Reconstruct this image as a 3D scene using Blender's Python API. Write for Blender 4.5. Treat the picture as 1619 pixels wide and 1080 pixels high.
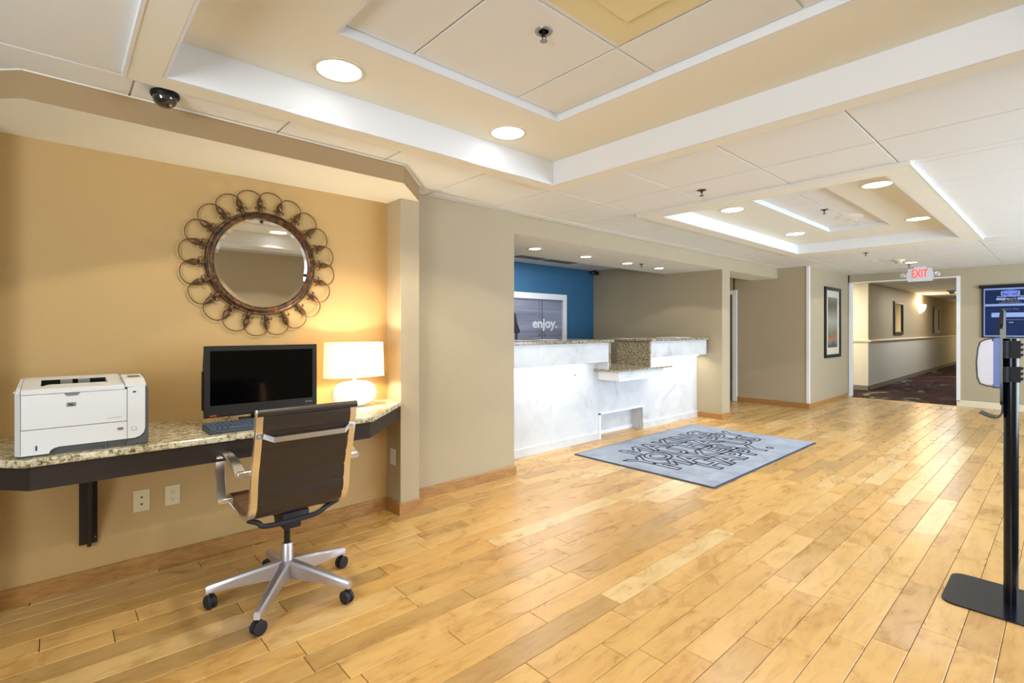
import bpy, bmesh, math, random
from mathutils import Vector, Matrix

for _o in list(bpy.data.objects):
    bpy.data.objects.remove(_o)
SC = bpy.context.scene
COL = SC.collection
PI = math.pi
R = math.radians

# ------------------------------------------------------------------ camera
TH = R(47.9); FPX = 797.0; EYE = 1.28
cd = bpy.data.cameras.new('camera')
cd.sensor_width = 36.0
cd.lens = FPX / 1619.0 * 36.0
cd.shift_y = -20.0 / 1619.0
cd.clip_start = 0.05
cam = bpy.data.objects.new('camera', cd)
cam.location = (0, 0, EYE)
cam.rotation_euler = (PI / 2, 0, TH - PI / 2)
COL.objects.link(cam)
SC.camera = cam

# ------------------------------------------------------------------ view / world
SC.view_settings.view_transform = 'Standard'
SC.view_settings.look = 'None'
SC.view_settings.exposure = 0.54
SC.view_settings.gamma = 1.0
SC.view_settings.use_curve_mapping = False
w = bpy.data.worlds.new('world')
SC.world = w
w.use_nodes = True
w.node_tree.nodes['Background'].inputs[0].default_value = (0.62, 0.78, 1.0, 1)
w.node_tree.nodes['Background'].inputs[1].default_value = 1.0

K_SPOT1 = 43.0     # downlights of the near tray, warm
K_SPOT2 = 40.0     # downlights of the far tray
K_DAY = 300.0      # daylight through the entrance glass
K_LED = 2.6        # strips under the counter
WARM = (1.0, 0.94, 0.82)
NEUT = (1.0, 0.94, 0.86)


def area(name, loc, rot, sx, sy, power, col, spread=PI):
    l = bpy.data.lights.new(name, 'AREA')
    l.shape = 'RECTANGLE'; l.size = sx; l.size_y = sy
    l.energy = power; l.color = col; l.spread = spread
    o = bpy.data.objects.new(name, l)
    o.location = loc; o.rotation_euler = rot
    COL.objects.link(o)
    return o


def spot(name, loc, power, col, half=56, rad=0.06, blend=0.06):
    l = bpy.data.lights.new(name, 'SPOT')
    l.energy = power; l.color = col
    l.spot_size = R(half * 2); l.spot_blend = blend; l.shadow_soft_size = rad
    o = bpy.data.objects.new(name, l)
    o.location = loc
    COL.objects.link(o)
    return o


# daylight through the glass entrance in the right hand wall
area('daylight_entrance', (6.6, -3.3, 1.25), (R(106), 0, 0), 7.0, 2.0, K_DAY, (0.66, 0.82, 1.0))
# fill added at an unseen lobby window, tilted up to lighten the near ceiling
area('lobby_fill', (-2.3, 0.0, 1.35), (R(122), 0, R(-90)), 1.3, 1.7, 85.0, (0.86, 0.93, 1.0))


# ------------------------------------------------------------------ materials
def new_mat(name):
    m = bpy.data.materials.new(name)
    m.use_nodes = True
    nt = m.node_tree
    b = nt.nodes['Principled BSDF']
    return m, nt, b


def lin(c):
    return tuple((x / 12.92 if x <= 0.04045 else ((x + 0.055) / 1.055) ** 2.4) for x in c) + (1.0,)


def rgb(r, g, b):
    return lin((r / 255.0, g / 255.0, b / 255.0))


def plain(name, c, rough=0.5, metal=0.0, spec=0.5, noise=0.0, nscale=8.0, bump=0.0, bscale=200.0, coat=0.0):
    m, nt, b = new_mat(name)
    b.inputs['Base Color'].default_value = c
    b.inputs['Roughness'].default_value = rough
    b.inputs['Metallic'].default_value = metal
    b.inputs['Specular IOR Level'].default_value = spec
    b.inputs['Coat Weight'].default_value = coat
    L = nt.links
    tc = nt.nodes.new('ShaderNodeNewGeometry')
    if noise > 0:
        n = nt.nodes.new('ShaderNodeTexNoise')
        n.inputs['Scale'].default_value = nscale
        n.inputs['Detail'].default_value = 3
        L.new(tc.outputs['Position'], n.inputs['Vector'])
        mx = nt.nodes.new('ShaderNodeMix'); mx.data_type = 'RGBA'
        mx.inputs[6].default_value = tuple(x * (1 - noise) for x in c[:3]) + (1,)
        mx.inputs[7].default_value = tuple(min(1, x * (1 + noise)) for x in c[:3]) + (1,)
        L.new(n.outputs['Fac'], mx.inputs[0])
        L.new(mx.outputs[2], b.inputs['Base Color'])
    if bump > 0:
        n2 = nt.nodes.new('ShaderNodeTexNoise')
        n2.inputs['Scale'].default_value = bscale
        L.new(tc.outputs['Position'], n2.inputs['Vector'])
        bp = nt.nodes.new('ShaderNodeBump')
        bp.inputs['Strength'].default_value = bump
        bp.inputs['Distance'].default_value = 0.002
        L.new(n2.outputs['Fac'], bp.inputs['Height'])
        L.new(bp.outputs['Normal'], b.inputs['Normal'])
    return m


def emit(name, c, s):
    m, nt, b = new_mat(name)
    b.inputs['Base Color'].default_value = c
    b.inputs['Emission Color'].default_value = c
    b.inputs['Emission Strength'].default_value = s
    return m


def ramp(nt, fac, stops):
    r = nt.nodes.new('ShaderNodeValToRGB')
    els = r.color_ramp.elements
    while len(els) < len(stops):
        els.new(0.5)
    for e, (p, c) in zip(els, stops):
        e.position = p; e.color = c
    nt.links.new(fac, r.inputs['Fac'])
    return r.outputs['Color']


def mapping(nt, scale, rot=(0, 0, 0), src='Position'):
    if src == 'Position':
        g = nt.nodes.new('ShaderNodeNewGeometry').outputs['Position']
    else:
        g = nt.nodes.new('ShaderNodeTexCoord').outputs[src]
    m = nt.nodes.new('ShaderNodeMapping')
    m.inputs['Scale'].default_value = scale
    m.inputs['Rotation'].default_value = rot
    nt.links.new(g, m.inputs['Vector'])
    return m.outputs['Vector']


def noise_tex(nt, vec, scale, detail=4, rough=0.55, dist=0.0):
    n = nt.nodes.new('ShaderNodeTexNoise')
    n.inputs['Scale'].default_value = scale
    n.inputs['Detail'].default_value = detail
    n.inputs['Roughness'].default_value = rough
    n.inputs['Distortion'].default_value = dist
    nt.links.new(vec, n.inputs['Vector'])
    return n


def mixc(nt, fac, a, b, mode='MIX'):
    mx = nt.nodes.new('ShaderNodeMix'); mx.data_type = 'RGBA'; mx.blend_type = mode
    for sock, v in ((mx.inputs[0], fac), (mx.inputs[6], a), (mx.inputs[7], b)):
        if hasattr(v, 'is_output'):
            nt.links.new(v, sock)
        else:
            sock.default_value = v
    return mx.outputs[2]


def mat_wood_floor():
    m, nt, b = new_mat('maple_plank')
    at = nt.nodes.new('ShaderNodeAttribute'); at.attribute_name = 'rnd'
    g = nt.nodes.new('ShaderNodeNewGeometry')
    comb = nt.nodes.new('ShaderNodeVectorMath'); comb.operation = 'MULTIPLY_ADD'
    nt.links.new(at.outputs['Vector'], comb.inputs[0])
    comb.inputs[1].default_value = (37.0, 19.0, 53.0)
    nt.links.new(g.outputs['Position'], comb.inputs[2])
    mp = nt.nodes.new('ShaderNodeMapping'); mp.inputs['Scale'].default_value = (1.0, 5.0, 1.0)
    nt.links.new(comb.outputs[0], mp.inputs['Vector'])
    v = mp.outputs['Vector']
    sep = nt.nodes.new('ShaderNodeSeparateXYZ'); nt.links.new(at.outputs['Vector'], sep.inputs[0])
    base = ramp(nt, sep.outputs['X'], [(0.0, rgb(184, 148, 92)), (0.3, rgb(206, 164, 98)), (0.55, rgb(217, 178, 112)),
                                       (0.8, rgb(208, 164, 96)), (1.0, rgb(222, 194, 140))])
    grain = noise_tex(nt, v, 6.0, 6, 0.6, 0.6)
    gc = ramp(nt, grain.outputs['Fac'], [(0.25, (0.74, 0.67, 0.56, 1)), (0.5, (1, 1, 1, 1)), (0.8, (1.06, 1.04, 1.0, 1))])
    c1 = mixc(nt, 0.85, base, gc, 'MULTIPLY')
    mp2 = nt.nodes.new('ShaderNodeMapping'); mp2.inputs['Scale'].default_value = (1.0, 1.9, 1.0)
    nt.links.new(comb.outputs[0], mp2.inputs['Vector'])
    cloud = noise_tex(nt, mp2.outputs['Vector'], 3.2, 4, 0.6, 1.2)
    cc = ramp(nt, cloud.outputs['Fac'], [(0.33, (0.76, 0.66, 0.52, 1)), (0.52, (1, 1, 1, 1))])
    c2 = mixc(nt, 0.75, c1, cc, 'MULTIPLY')
    # mineral streaks and knots
    kn = noise_tex(nt, mp2.outputs['Vector'], 3.4, 5, 0.6, 0.3)
    kc = ramp(nt, kn.outputs['Fac'], [(0.24, (0.42, 0.30, 0.18, 1)), (0.31, (1, 1, 1, 1))])
    c3 = mixc(nt, 0.4, c2, kc, 'MULTIPLY')
    nt.links.new(c3, b.inputs['Base Color'])
    rr = nt.nodes.new('ShaderNodeMapRange')
    rr.inputs['To Min'].default_value = 0.22; rr.inputs['To Max'].default_value = 0.36
    nt.links.new(cloud.outputs['Fac'], rr.inputs['Value'])
    nt.links.new(rr.outputs[0], b.inputs['Roughness'])
    b.inputs['Specular IOR Level'].default_value = 0.5
    sc = noise_tex(nt, v, 9.0, 3, 0.5, 0.3)
    bp = nt.nodes.new('ShaderNodeBump'); bp.inputs['Strength'].default_value = 0.22; bp.inputs['Distance'].default_value = 0.004
    nt.links.new(sc.outputs['Fac'], bp.inputs['Height']); nt.links.new(bp.outputs['Normal'], b.inputs['Normal'])
    return m


def mat_wood(name, c1, c2, rough=0.4, axis=(1, 8, 8)):
    m, nt, b = new_mat(name)
    v = mapping(nt, axis)
    n = noise_tex(nt, v, 6, 5, 0.6, 0.8)
    nt.links.new(ramp(nt, n.outputs['Fac'], [(0.3, c1), (0.7, c2)]), b.inputs['Base Color'])
    b.inputs['Roughness'].default_value = rough
    return m


def mat_granite(name, cols, scale=60, rough=0.15):
    m, nt, b = new_mat(name)
    v = mapping(nt, (1, 1, 1))
    n = noise_tex(nt, v, scale, 6, 0.75, 0.3)
    c = ramp(nt, n.outputs['Fac'], [(0.34, cols[0]), (0.43, cols[1]), (0.50, cols[2]), (0.60, cols[3])])
    n2 = noise_tex(nt, v, scale * 0.28, 4, 0.6, 0.8)
    f = ramp(nt, n2.outputs['Fac'], [(0.4, (0.8, 0.8, 0.8, 1)), (0.6, (1.1, 1.1, 1.08, 1))])
    c = mixc(nt, 0.8, c, f, 'MULTIPLY')
    n3 = noise_tex(nt, v, scale * 0.8, 3, 0.6, 1.0)
    k = ramp(nt, n3.outputs['Fac'], [(0.30, (0.12, 0.10, 0.08, 1)), (0.36, (1, 1, 1, 1))])
    c = mixc(nt, 1.0, c, k, 'MULTIPLY')
    nt.links.new(c, b.inputs['Base Color'])
    b.inputs['Roughness'].default_value = rough
    return m


def mat_marble():
    m, nt, b = new_mat('white_marble')
    v = mapping(nt, (1, 1, 1), (0.3, 0.6, 0.2))
    n = noise_tex(nt, v, 2.2, 7, 0.62, 1.6)
    c = ramp(nt, n.outputs['Fac'], [(0.28, rgb(172, 174, 178)), (0.40, rgb(202, 205, 208)), (0.58, rgb(212, 214, 215)), (0.75, rgb(218, 218, 216))])
    n2 = noise_tex(nt, v, 16, 6, 0.75, 0.5)
    k = ramp(nt, n2.outputs['Fac'], [(0.30, (0.62, 0.62, 0.60, 1)), (0.36, (1, 1, 1, 1))])
    c = mixc(nt, 0.5, c, k, 'MULTIPLY')
    nt.links.new(c, b.inputs['Base Color'])
    b.inputs['Roughness'].default_value = 0.22
    return m


def mat_carpet():
    m, nt, b = new_mat('patterned_carpet')
    v = mapping(nt, (0.5, 1.0, 1.0))
    n = noise_tex(nt, v, 1.15, 3, 0.5, 2.2)
    c = ramp(nt, n.outputs['Fac'], [(0.36, rgb(34, 22, 22)), (0.46, rgb(70, 40, 38)), (0.53, rgb(42, 30, 30)),
                                    (0.63, rgb(74, 58, 52)), (0.68, rgb(120, 140, 132)), (0.73, rgb(60, 42, 38))])
    nt.links.new(c, b.inputs['Base Color'])
    b.inputs['Roughness'].default_value = 0.95
    b.inputs['Specular IOR Level'].default_value = 0.1
    return m


def mat_mat():
    m, nt, b = new_mat('mat_pile')
    v = mapping(nt, (1, 1, 1))
    n = noise_tex(nt, v, 3.5, 5, 0.65, 0.4)
    nt.links.new(ramp(nt, n.outputs['Fac'], [(0.35, rgb(144, 154, 172)), (0.65, rgb(168, 178, 194))]), b.inputs['Base Color'])
    b.inputs['Roughness'].default_value = 0.95
    b.inputs['Specular IOR Level'].default_value = 0.1
    n2 = noise_tex(nt, v, 500, 2)
    bp = nt.nodes.new('ShaderNodeBump'); bp.inputs['Strength'].default_value = 0.4; bp.inputs['Distance'].default_value = 0.003
    nt.links.new(n2.outputs['Fac'], bp.inputs['Height']); nt.links.new(bp.outputs['Normal'], b.inputs['Normal'])
    return m


def mat_bronze():
    m, nt, b = new_mat('antique_bronze')
    v = mapping(nt, (1, 1, 1))
    n = noise_tex(nt, v, 38, 4, 0.6, 0.6)
    nt.links.new(ramp(nt, n.outputs['Fac'], [(0.40, rgb(46, 36, 22)), (0.53, rgb(84, 56, 28)), (0.70, rgb(140, 80, 38))]), b.inputs['Base Color'])
    b.inputs['Roughness'].default_value = 0.38
    b.inputs['Metallic'].default_value = 0.45
    return m


def mat_shade():
    m, nt, b = new_mat('lamp_linen')
    nt.nodes.remove(b)
    out = nt.nodes['Material Output']
    d = nt.nodes.new('ShaderNodeBsdfDiffuse'); d.inputs[0].default_value = rgb(246, 240, 226)
    t = nt.nodes.new('ShaderNodeBsdfTranslucent'); t.inputs[0].default_value = rgb(252, 240, 216)
    mx = nt.nodes.new('ShaderNodeMixShader'); mx.inputs[0].default_value = 0.55
    nt.links.new(d.outputs[0], mx.inputs[1]); nt.links.new(t.outputs[0], mx.inputs[2])
    nt.links.new(mx.outputs[0], out.inputs[0])
    return m


def mat_picture(name, kind):
    """flat print: soft vertical gradient bands"""
    m, nt, b = new_mat(name)
    g = nt.nodes.new('ShaderNodeTexCoord').outputs['Generated']
    sp = nt.nodes.new('ShaderNodeSeparateXYZ'); nt.links.new(g, sp.inputs[0])
    if kind == 'art':
        mp = nt.nodes.new('ShaderNodeMapping'); mp.inputs['Scale'].default_value = (4, 4, 1.2)
        nt.links.new(g, mp.inputs['Vector'])
        n = noise_tex(nt, mp.outputs['Vector'], 2.6, 5, 0.6, 0.5)
        add = nt.nodes.new('ShaderNodeMath'); add.operation = 'MULTIPLY_ADD'
        nt.links.new(n.outputs['Fac'], add.inputs[0]); add.inputs[1].default_value = 0.35
        nt.links.new(sp.outputs['Z'], add.inputs[2])
        c = ramp(nt, add.outputs[0], [(0.2, rgb(52, 60, 66)), (0.33, rgb(120, 130, 124)), (0.37, rgb(190, 84, 34)),
                                      (0.42, rgb(110, 104, 84)), (0.7, rgb(150, 160, 148)), (1.0, rgb(64, 60, 48))])
    else:
        mp = nt.nodes.new('ShaderNodeMapping'); mp.inputs['Scale'].default_value = (1, 1, 6)
        nt.links.new(g, mp.inputs['Vector'])
        n = noise_tex(nt, mp.outputs['Vector'], 1.3, 3, 0.5, 0.3)
        c = ramp(nt, n.outputs['Fac'], [(0.3, rgb(112, 116, 136)), (0.7, rgb(158, 160, 176))])
    nt.links.new(c, b.inputs['Base Color'])
    b.inputs['Roughness'].default_value = 0.25
    return m


M = {}
M['greige'] = plain('greige_wallpaper', rgb(176, 161, 132), 0.75, noise=0.03, nscale=3, bump=0.10, bscale=350)
M['greige_warmlit'] = plain('greige_wallpaper_warmlit', rgb(188, 156, 102), 0.7, noise=0.04, nscale=3, bump=0.15, bscale=300)  # wallpaper tinted tan: the warm light at the desk is put into its colour
M['soffit_tan'] = plain('tan_paint', rgb(164, 138, 100), 0.75, noise=0.03, nscale=5, bump=0.1, bscale=300)
M['blue'] = plain('blue_paint', rgb(46, 98, 134), 0.6)
M['cream'] = plain('cream_ceiling_paint', rgb(238, 236, 222), 0.85)
M['tile'] = plain('ceiling_tile', rgb(234, 236, 234), 0.9, bump=0.3, bscale=600)
M['tee'] = plain('ceiling_tee', rgb(206, 206, 202), 0.6)
M['white'] = plain('white_paint', rgb(232, 232, 230), 0.5)
M['traywhite'] = plain('tray_white', rgb(230, 232, 234), 0.8)
M['wains'] = plain('wainscot_wallpaper', rgb(206, 204, 194), 0.7)
M['lightwall'] = plain('light_wallpaper', rgb(226, 220, 200), 0.7)
M['plank'] = mat_wood_floor()
M['subfloor'] = plain('seam_dark', rgb(58, 38, 20), 0.9)
M['oak'] = mat_wood('oak_trim', rgb(146, 100, 52), rgb(184, 138, 80), 0.35, (2, 10, 10))
M['granite'] = mat_granite('beige_granite', [rgb(52, 44, 34), rgb(150, 134, 102), rgb(206, 196, 164), rgb(226, 220, 196)], 48)
M['granite2'] = mat_granite('grey_granite', [rgb(40, 36, 32), rgb(96, 86, 72), rgb(150, 138, 114), rgb(196, 186, 160)], 62)
M['marble'] = mat_marble()
M['carpet'] = mat_carpet()
M['matpile'] = mat_mat()
M['black'] = plain('black_plastic', rgb(18, 19, 22), 0.5, spec=0.25)
M['rubber'] = plain('black_rubber', rgb(30, 32, 40), 0.55)
M['blackgloss'] = plain('gloss_black', rgb(14, 16, 24), 0.2, spec=0.3, coat=0.1)
M['screen'] = plain('dark_screen', rgb(3, 3, 4), 0.12, spec=0.15)
M['bezel'] = plain('charcoal_bezel', rgb(42, 40, 37), 0.5, spec=0.2)
M['apron'] = plain('dark_brown_steel', rgb(52, 44, 38), 0.55, spec=0.25, noise=0.1, nscale=9)
M['chrome'] = plain('polished_aluminium', rgb(240, 240, 244), 0.24, metal=1.0)
M['brushed'] = plain('brushed_aluminium', rgb(206, 206, 216), 0.38, metal=0.85)
M['leather'] = plain('brown_leather', rgb(48, 40, 36), 0.33, noise=0.06, nscale=20, bump=0.15, bscale=500)
M['leather_seat'] = plain('brown_leather_seat', rgb(116, 80, 62), 0.45, noise=0.06, nscale=20)
M['pwhite'] = plain('printer_white', rgb(222, 224, 224), 0.4)
M['pgrey'] = plain('printer_grey', rgb(84, 86, 86), 0.45)
M['pseam'] = plain('seam_grey', rgb(70, 72, 76), 0.6)
M['silver'] = plain('silver_plastic', rgb(150, 152, 154), 0.35, metal=0.5)
M['keys'] = plain('slate_keys', rgb(84, 98, 114), 0.35)
M['kbody'] = plain('slate_body', rgb(58, 68, 80), 0.45)
M['red'] = plain('red_plastic', rgb(190, 50, 30), 0.5)
M['bluep'] = plain('blue_plastic', rgb(30, 50, 130), 0.4)
M['bronze'] = mat_bronze()
M['bronzedark'] = plain('dark_bronze', rgb(96, 70, 42), 0.4, metal=0.5, noise=0.2, nscale=60)
M['mirror'] = plain('mirror_glass', rgb(236, 236, 232), 0.0, metal=1.0)
M['shade'] = mat_shade()
M['ceramic'] = plain('white_ceramic', rgb(244, 240, 230), 0.25)
M['bulb'] = emit('warm_bulb', (1.0, 0.80, 0.52, 1), 30.0)
M['plate'] = plain('ivory_plate', rgb(220, 206, 164), 0.45)
M['socket'] = plain('socket_dark', rgb(40, 26, 14), 0.6)
M['diff1'] = emit('downlight_lens', (1.0, 0.97, 0.92, 1), 4.0)
M['led'] = emit('led_strip', (1.0, 0.99, 0.95, 1), 4.0)
M['ring'] = plain('downlight_ring', rgb(222, 214, 190), 0.4)
M['cfg'] = plain('sprinkler_metal', rgb(70, 62, 54), 0.35, metal=0.7)
M['detector'] = plain('ivory_plastic', rgb(224, 218, 184), 0.5)
M['signwhite'] = plain('sign_white', rgb(216, 220, 226), 0.45)
M['exitred'] = emit('exit_red', (1.0, 0.045, 0.03, 1), 1.3)
M['clear'] = plain('lamp_reflector', rgb(230, 232, 240), 0.15, metal=0.8)
M['navy'] = plain('navy_board', rgb(26, 42, 84), 0.5, spec=0.15)
M['boardblue'] = plain('board_pale_blue', rgb(150, 172, 226), 0.4)
M['logoblue'] = plain('logo_blue', rgb(84, 100, 220), 0.4)
M['ink'] = plain('ink_white', rgb(214, 218, 228), 0.5)
M['inkdim'] = plain('ink_dim', rgb(150, 156, 150), 0.5)
M['darkframe'] = plain('dark_frame', rgb(32, 33, 42), 0.45, spec=0.2)
M['framegrey'] = plain('frame_grey', rgb(64, 70, 96), 0.3)
M['matboard'] = plain('cream_matboard', rgb(206, 200, 176), 0.7)
M['art'] = mat_picture('art_print', 'art')
M['photo'] = mat_picture('grey_photo', 'photo')
M['sil'] = plain('silhouette', rgb(38, 40, 52), 0.4)
M['photoline'] = plain('photo_line', rgb(70, 72, 88), 0.4)
M['textwhite'] = plain('print_white', rgb(232, 236, 240), 0.5)
M['textdark'] = plain('mat_outline', rgb(30, 40, 60), 0.9)
M['matedge'] = plain('mat_rubber', rgb(58, 64, 84), 0.7)
M['doorblue'] = plain('door_slate', rgb(110, 124, 140), 0.45)
M['vent'] = plain('vent_grey', rgb(120, 116, 104), 0.6)
M['ventdark'] = plain('vent_dark', rgb(34, 32, 26), 0.9, spec=0.1)
M['steelwhite'] = plain('dispenser_shell', rgb(210, 213, 232), 0.3)
M['dispblue'] = plain('dispenser_side', rgb(84, 112, 190), 0.35)
M['smoke'] = plain('smoke_trim', rgb(58, 58, 56), 0.45, spec=0.3)
M['domeglass'] = plain('dome_smoked', rgb(44, 44, 42), 0.08, coat=1.0)
M['ledgewhite'] = plain('ledge_white', rgb(228, 230, 232), 0.4)
M['sconce'] = emit('sconce_glass', (1.0, 0.74, 0.42, 1), 5.0)
M['yellowpanel'] = plain('diffuser_panel', rgb(232, 220, 172), 0.6)
M['kickwhite'] = plain('white_base', rgb(226, 226, 222), 0.45)
M['greybase'] = plain('grey_base', rgb(132, 124, 108), 0.55)
M['beige_strip'] = plain('cream_base', rgb(226, 214, 184), 0.5)


# ------------------------------------------------------------------ geometry helpers
def BM():
    return bmesh.new()


def box(bm, x0, y0, z0, x1, y1, z1, bev=0.0, seg=1):
    r = bmesh.ops.create_cube(bm, size=1.0)
    vs = r['verts']
    for v in vs:
        v.co = Vector(((x0 + x1) / 2 + v.co.x * (x1 - x0), (y0 + y1) / 2 + v.co.y * (y1 - y0), (z0 + z1) / 2 + v.co.z * (z1 - z0)))
    if bev > 0:
        es = list({e for v in vs for e in v.link_edges})
        bmesh.ops.bevel(bm, geom=es, offset=bev, segments=seg, profile=0.5, affect='EDGES')
    return bm


def prism(bm, pts, z0, z1, M4=None):
    """2d outline extruded along z, then optionally transformed"""
    a = [bm.verts.new((p[0], p[1], z0)) for p in pts]
    b = [bm.verts.new((p[0], p[1], z1)) for p in pts]
    n = len(pts)
    bm.faces.new(a[::-1]); bm.faces.new(b)
    for i in range(n):
        bm.faces.new((a[i], a[(i + 1) % n], b[(i + 1) % n], b[i]))
    if M4 is not None:
        bmesh.ops.transform(bm, matrix=M4, verts=a + b)
    return bm


XZ = Matrix(((1, 0, 0, 0), (0, 0, -1, 0), (0, 1, 0, 0), (0, 0, 0, 1)))   # (x,y,z)->(x,-z,y)
YZ = Matrix(((0, 0, 1, 0), (1, 0, 0, 0), (0, 1, 0, 0), (0, 0, 0, 1)))    # (x,y,z)->(z,x,y)


def prism_xz(bm, pts, y0, y1):
    return prism(bm, pts, -y1, -y0, XZ)


def prism_yz(bm, pts, x0, x1):
    return prism(bm, pts, x0, x1, YZ)


def lathe(bm, prof, n=24, c=(0, 0, 0), sx=1.0, sy=1.0, axis='Z'):
    rings = []
    for (r, z) in prof:
        ring = []
        if r < 1e-6:
            ring = [bm.verts.new((0, 0, z))]
        else:
            for i in range(n):
                a = 2 * PI * i / n
                ring.append(bm.verts.new((r * math.cos(a) * sx, r * math.sin(a) * sy, z)))
        rings.append(ring)
    for A, B in zip(rings[:-1], rings[1:]):
        if len(A) == 1 and len(B) == 1:
            continue
        for i in range(n):
            j = (i + 1) % n
            if len(A) == 1:
                bm.faces.new((A[0], B[j], B[i]))
            elif len(B) == 1:
                bm.faces.new((A[i], A[j], B[0]))
            else:
                bm.faces.new((A[i], A[j], B[j], B[i]))
    if len(rings[0]) > 1:
        bm.faces.new(rings[0][::-1])
    if len(rings[-1]) > 1:
        bm.faces.new(rings[-1])
    vs = [v for r_ in rings for v in r_]
    if axis == 'Y':
        m = Matrix.Rotation(R(90), 4, 'X')
    elif axis == 'X':
        m = Matrix.Rotation(R(90), 4, 'Y')
    else:
        m = Matrix.Identity(4)
    bmesh.ops.transform(bm, matrix=Matrix.Translation(Vector(c)) @ m, verts=vs)
    return bm


def sweep(bm, path, prof, side=Vector((1, 0, 0)), closed=False, scales=None):
    """sweep a 2d profile (a along 'side', b along normal) along the path"""
    n = len(path); P = [Vector(p) for p in path]
    rings = []
    for i in range(n):
        if closed:
            t = (P[(i + 1) % n] - P[i - 1]).normalized()
        else:
            t = (P[min(i + 1, n - 1)] - P[max(i - 1, 0)]).normalized()
        s = side - t * side.dot(t)
        if s.length < 1e-4:
            s = Vector((0, 1, 0)) - t * t.y
        s.normalize()
        nn = t.cross(s)
        k = scales[i] if scales else 1.0
        rings.append([bm.verts.new(P[i] + s * a * k + nn * b * k) for a, b in prof])
    m = len(prof)
    for i in range(n if closed else n - 1):
        A, B = rings[i], rings[(i + 1) % n]
        for j in range(m):
            bm.faces.new((A[j], A[(j + 1) % m], B[(j + 1) % m], B[j]))
    if not closed:
        bm.faces.new(rings[0][::-1]); bm.faces.new(rings[-1])
    return bm


def circ(r, n=8):
    return [(r * math.cos(2 * PI * i / n), r * math.sin(2 * PI * i / n)) for i in range(n)]


def rect(a, b, c=0.0):
    if c <= 0:
        return [(-a, -b), (a, -b), (a, b), (-a, b)]
    return [(-a + c, -b), (a - c, -b), (a, -b + c), (a, b - c), (a - c, b), (-a + c, b), (-a, b - c), (-a, -b + c)]


def rrect(x0, y0, x1, y1, r, n=5):
    pts = []
    for cx, cy, a0 in ((x1 - r, y0 + r, -90), (x1 - r, y1 - r, 0), (x0 + r, y1 - r, 90), (x0 + r, y0 + r, 180)):
        for i in range(n + 1):
            a = R(a0 + 90.0 * i / n)
            pts.append((cx + r * math.cos(a), cy + r * math.sin(a)))
    return pts


def smooth_path(pts, k=6):
    P = [Vector(p) for p in pts]
    out = []
    for i in range(len(P) - 1):
        p0 = P[max(i - 1, 0)]; p1 = P[i]; p2 = P[i + 1]; p3 = P[min(i + 2, len(P) - 1)]
        for j in range(k):
            t = j / k
            out.append(0.5 * ((2 * p1) + (-p0 + p2) * t + (2 * p0 - 5 * p1 + 4 * p2 - p3) * t * t + (-p0 + 3 * p1 - 3 * p2 + p3) * t ** 3))
    out.append(P[-1])
    return out


def make(name, bm, mat, parent=None, off=None, smooth=False, label=None, kind=None):
    """one mesh object; geometry given in world coordinates, moved so that `off` becomes its origin"""
    if off is not None:
        bmesh.ops.translate(bm, vec=-Vector(off), verts=bm.verts)
    bmesh.ops.recalc_face_normals(bm, faces=bm.faces)
    me = bpy.data.meshes.new(name)
    bm.to_mesh(me); bm.free()
    mats = mat if isinstance(mat, (list, tuple)) else [mat]
    for m_ in mats:
        me.materials.append(m_)
    if smooth:
        for p in me.polygons:
            p.use_smooth = True
        try:
            me.set_sharp_from_angle(angle=R(38))
        except Exception:
            pass
    o = bpy.data.objects.new(name, me)
    COL.objects.link(o)
    if parent is not None:
        o.parent = parent
    elif off is not None:
        o.location = off
    if label:
        o['label'] = label
    if kind:
        o['kind'] = kind
    return o


def thing(name, label, cat, loc=(0, 0, 0), group=None):
    o = bpy.data.objects.new(name, None)
    o.empty_display_size = 0.1
    COL.objects.link(o)
    o.location = loc
    o['label'] = label; o['category'] = cat
    if group:
        o['group'] = group
    return o


def dup(root, loc, label=None, rotz=None):
    r_ = root.copy(); COL.objects.link(r_); r_.location = loc
    if rotz is not None:
        r_.rotation_euler = (0, 0, rotz)
    if label:
        r_['label'] = label
    for ch in list(root.children):
        c = ch.copy(); COL.objects.link(c); c.parent = r_
        for g in ch.children:
            d = g.copy(); COL.objects.link(d); d.parent = c
    return r_


def struct(name, bm, mat, parent=None, smooth=False):
    return make(name, bm, mat, parent, smooth=smooth, kind='structure' if parent is None else None)


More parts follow.
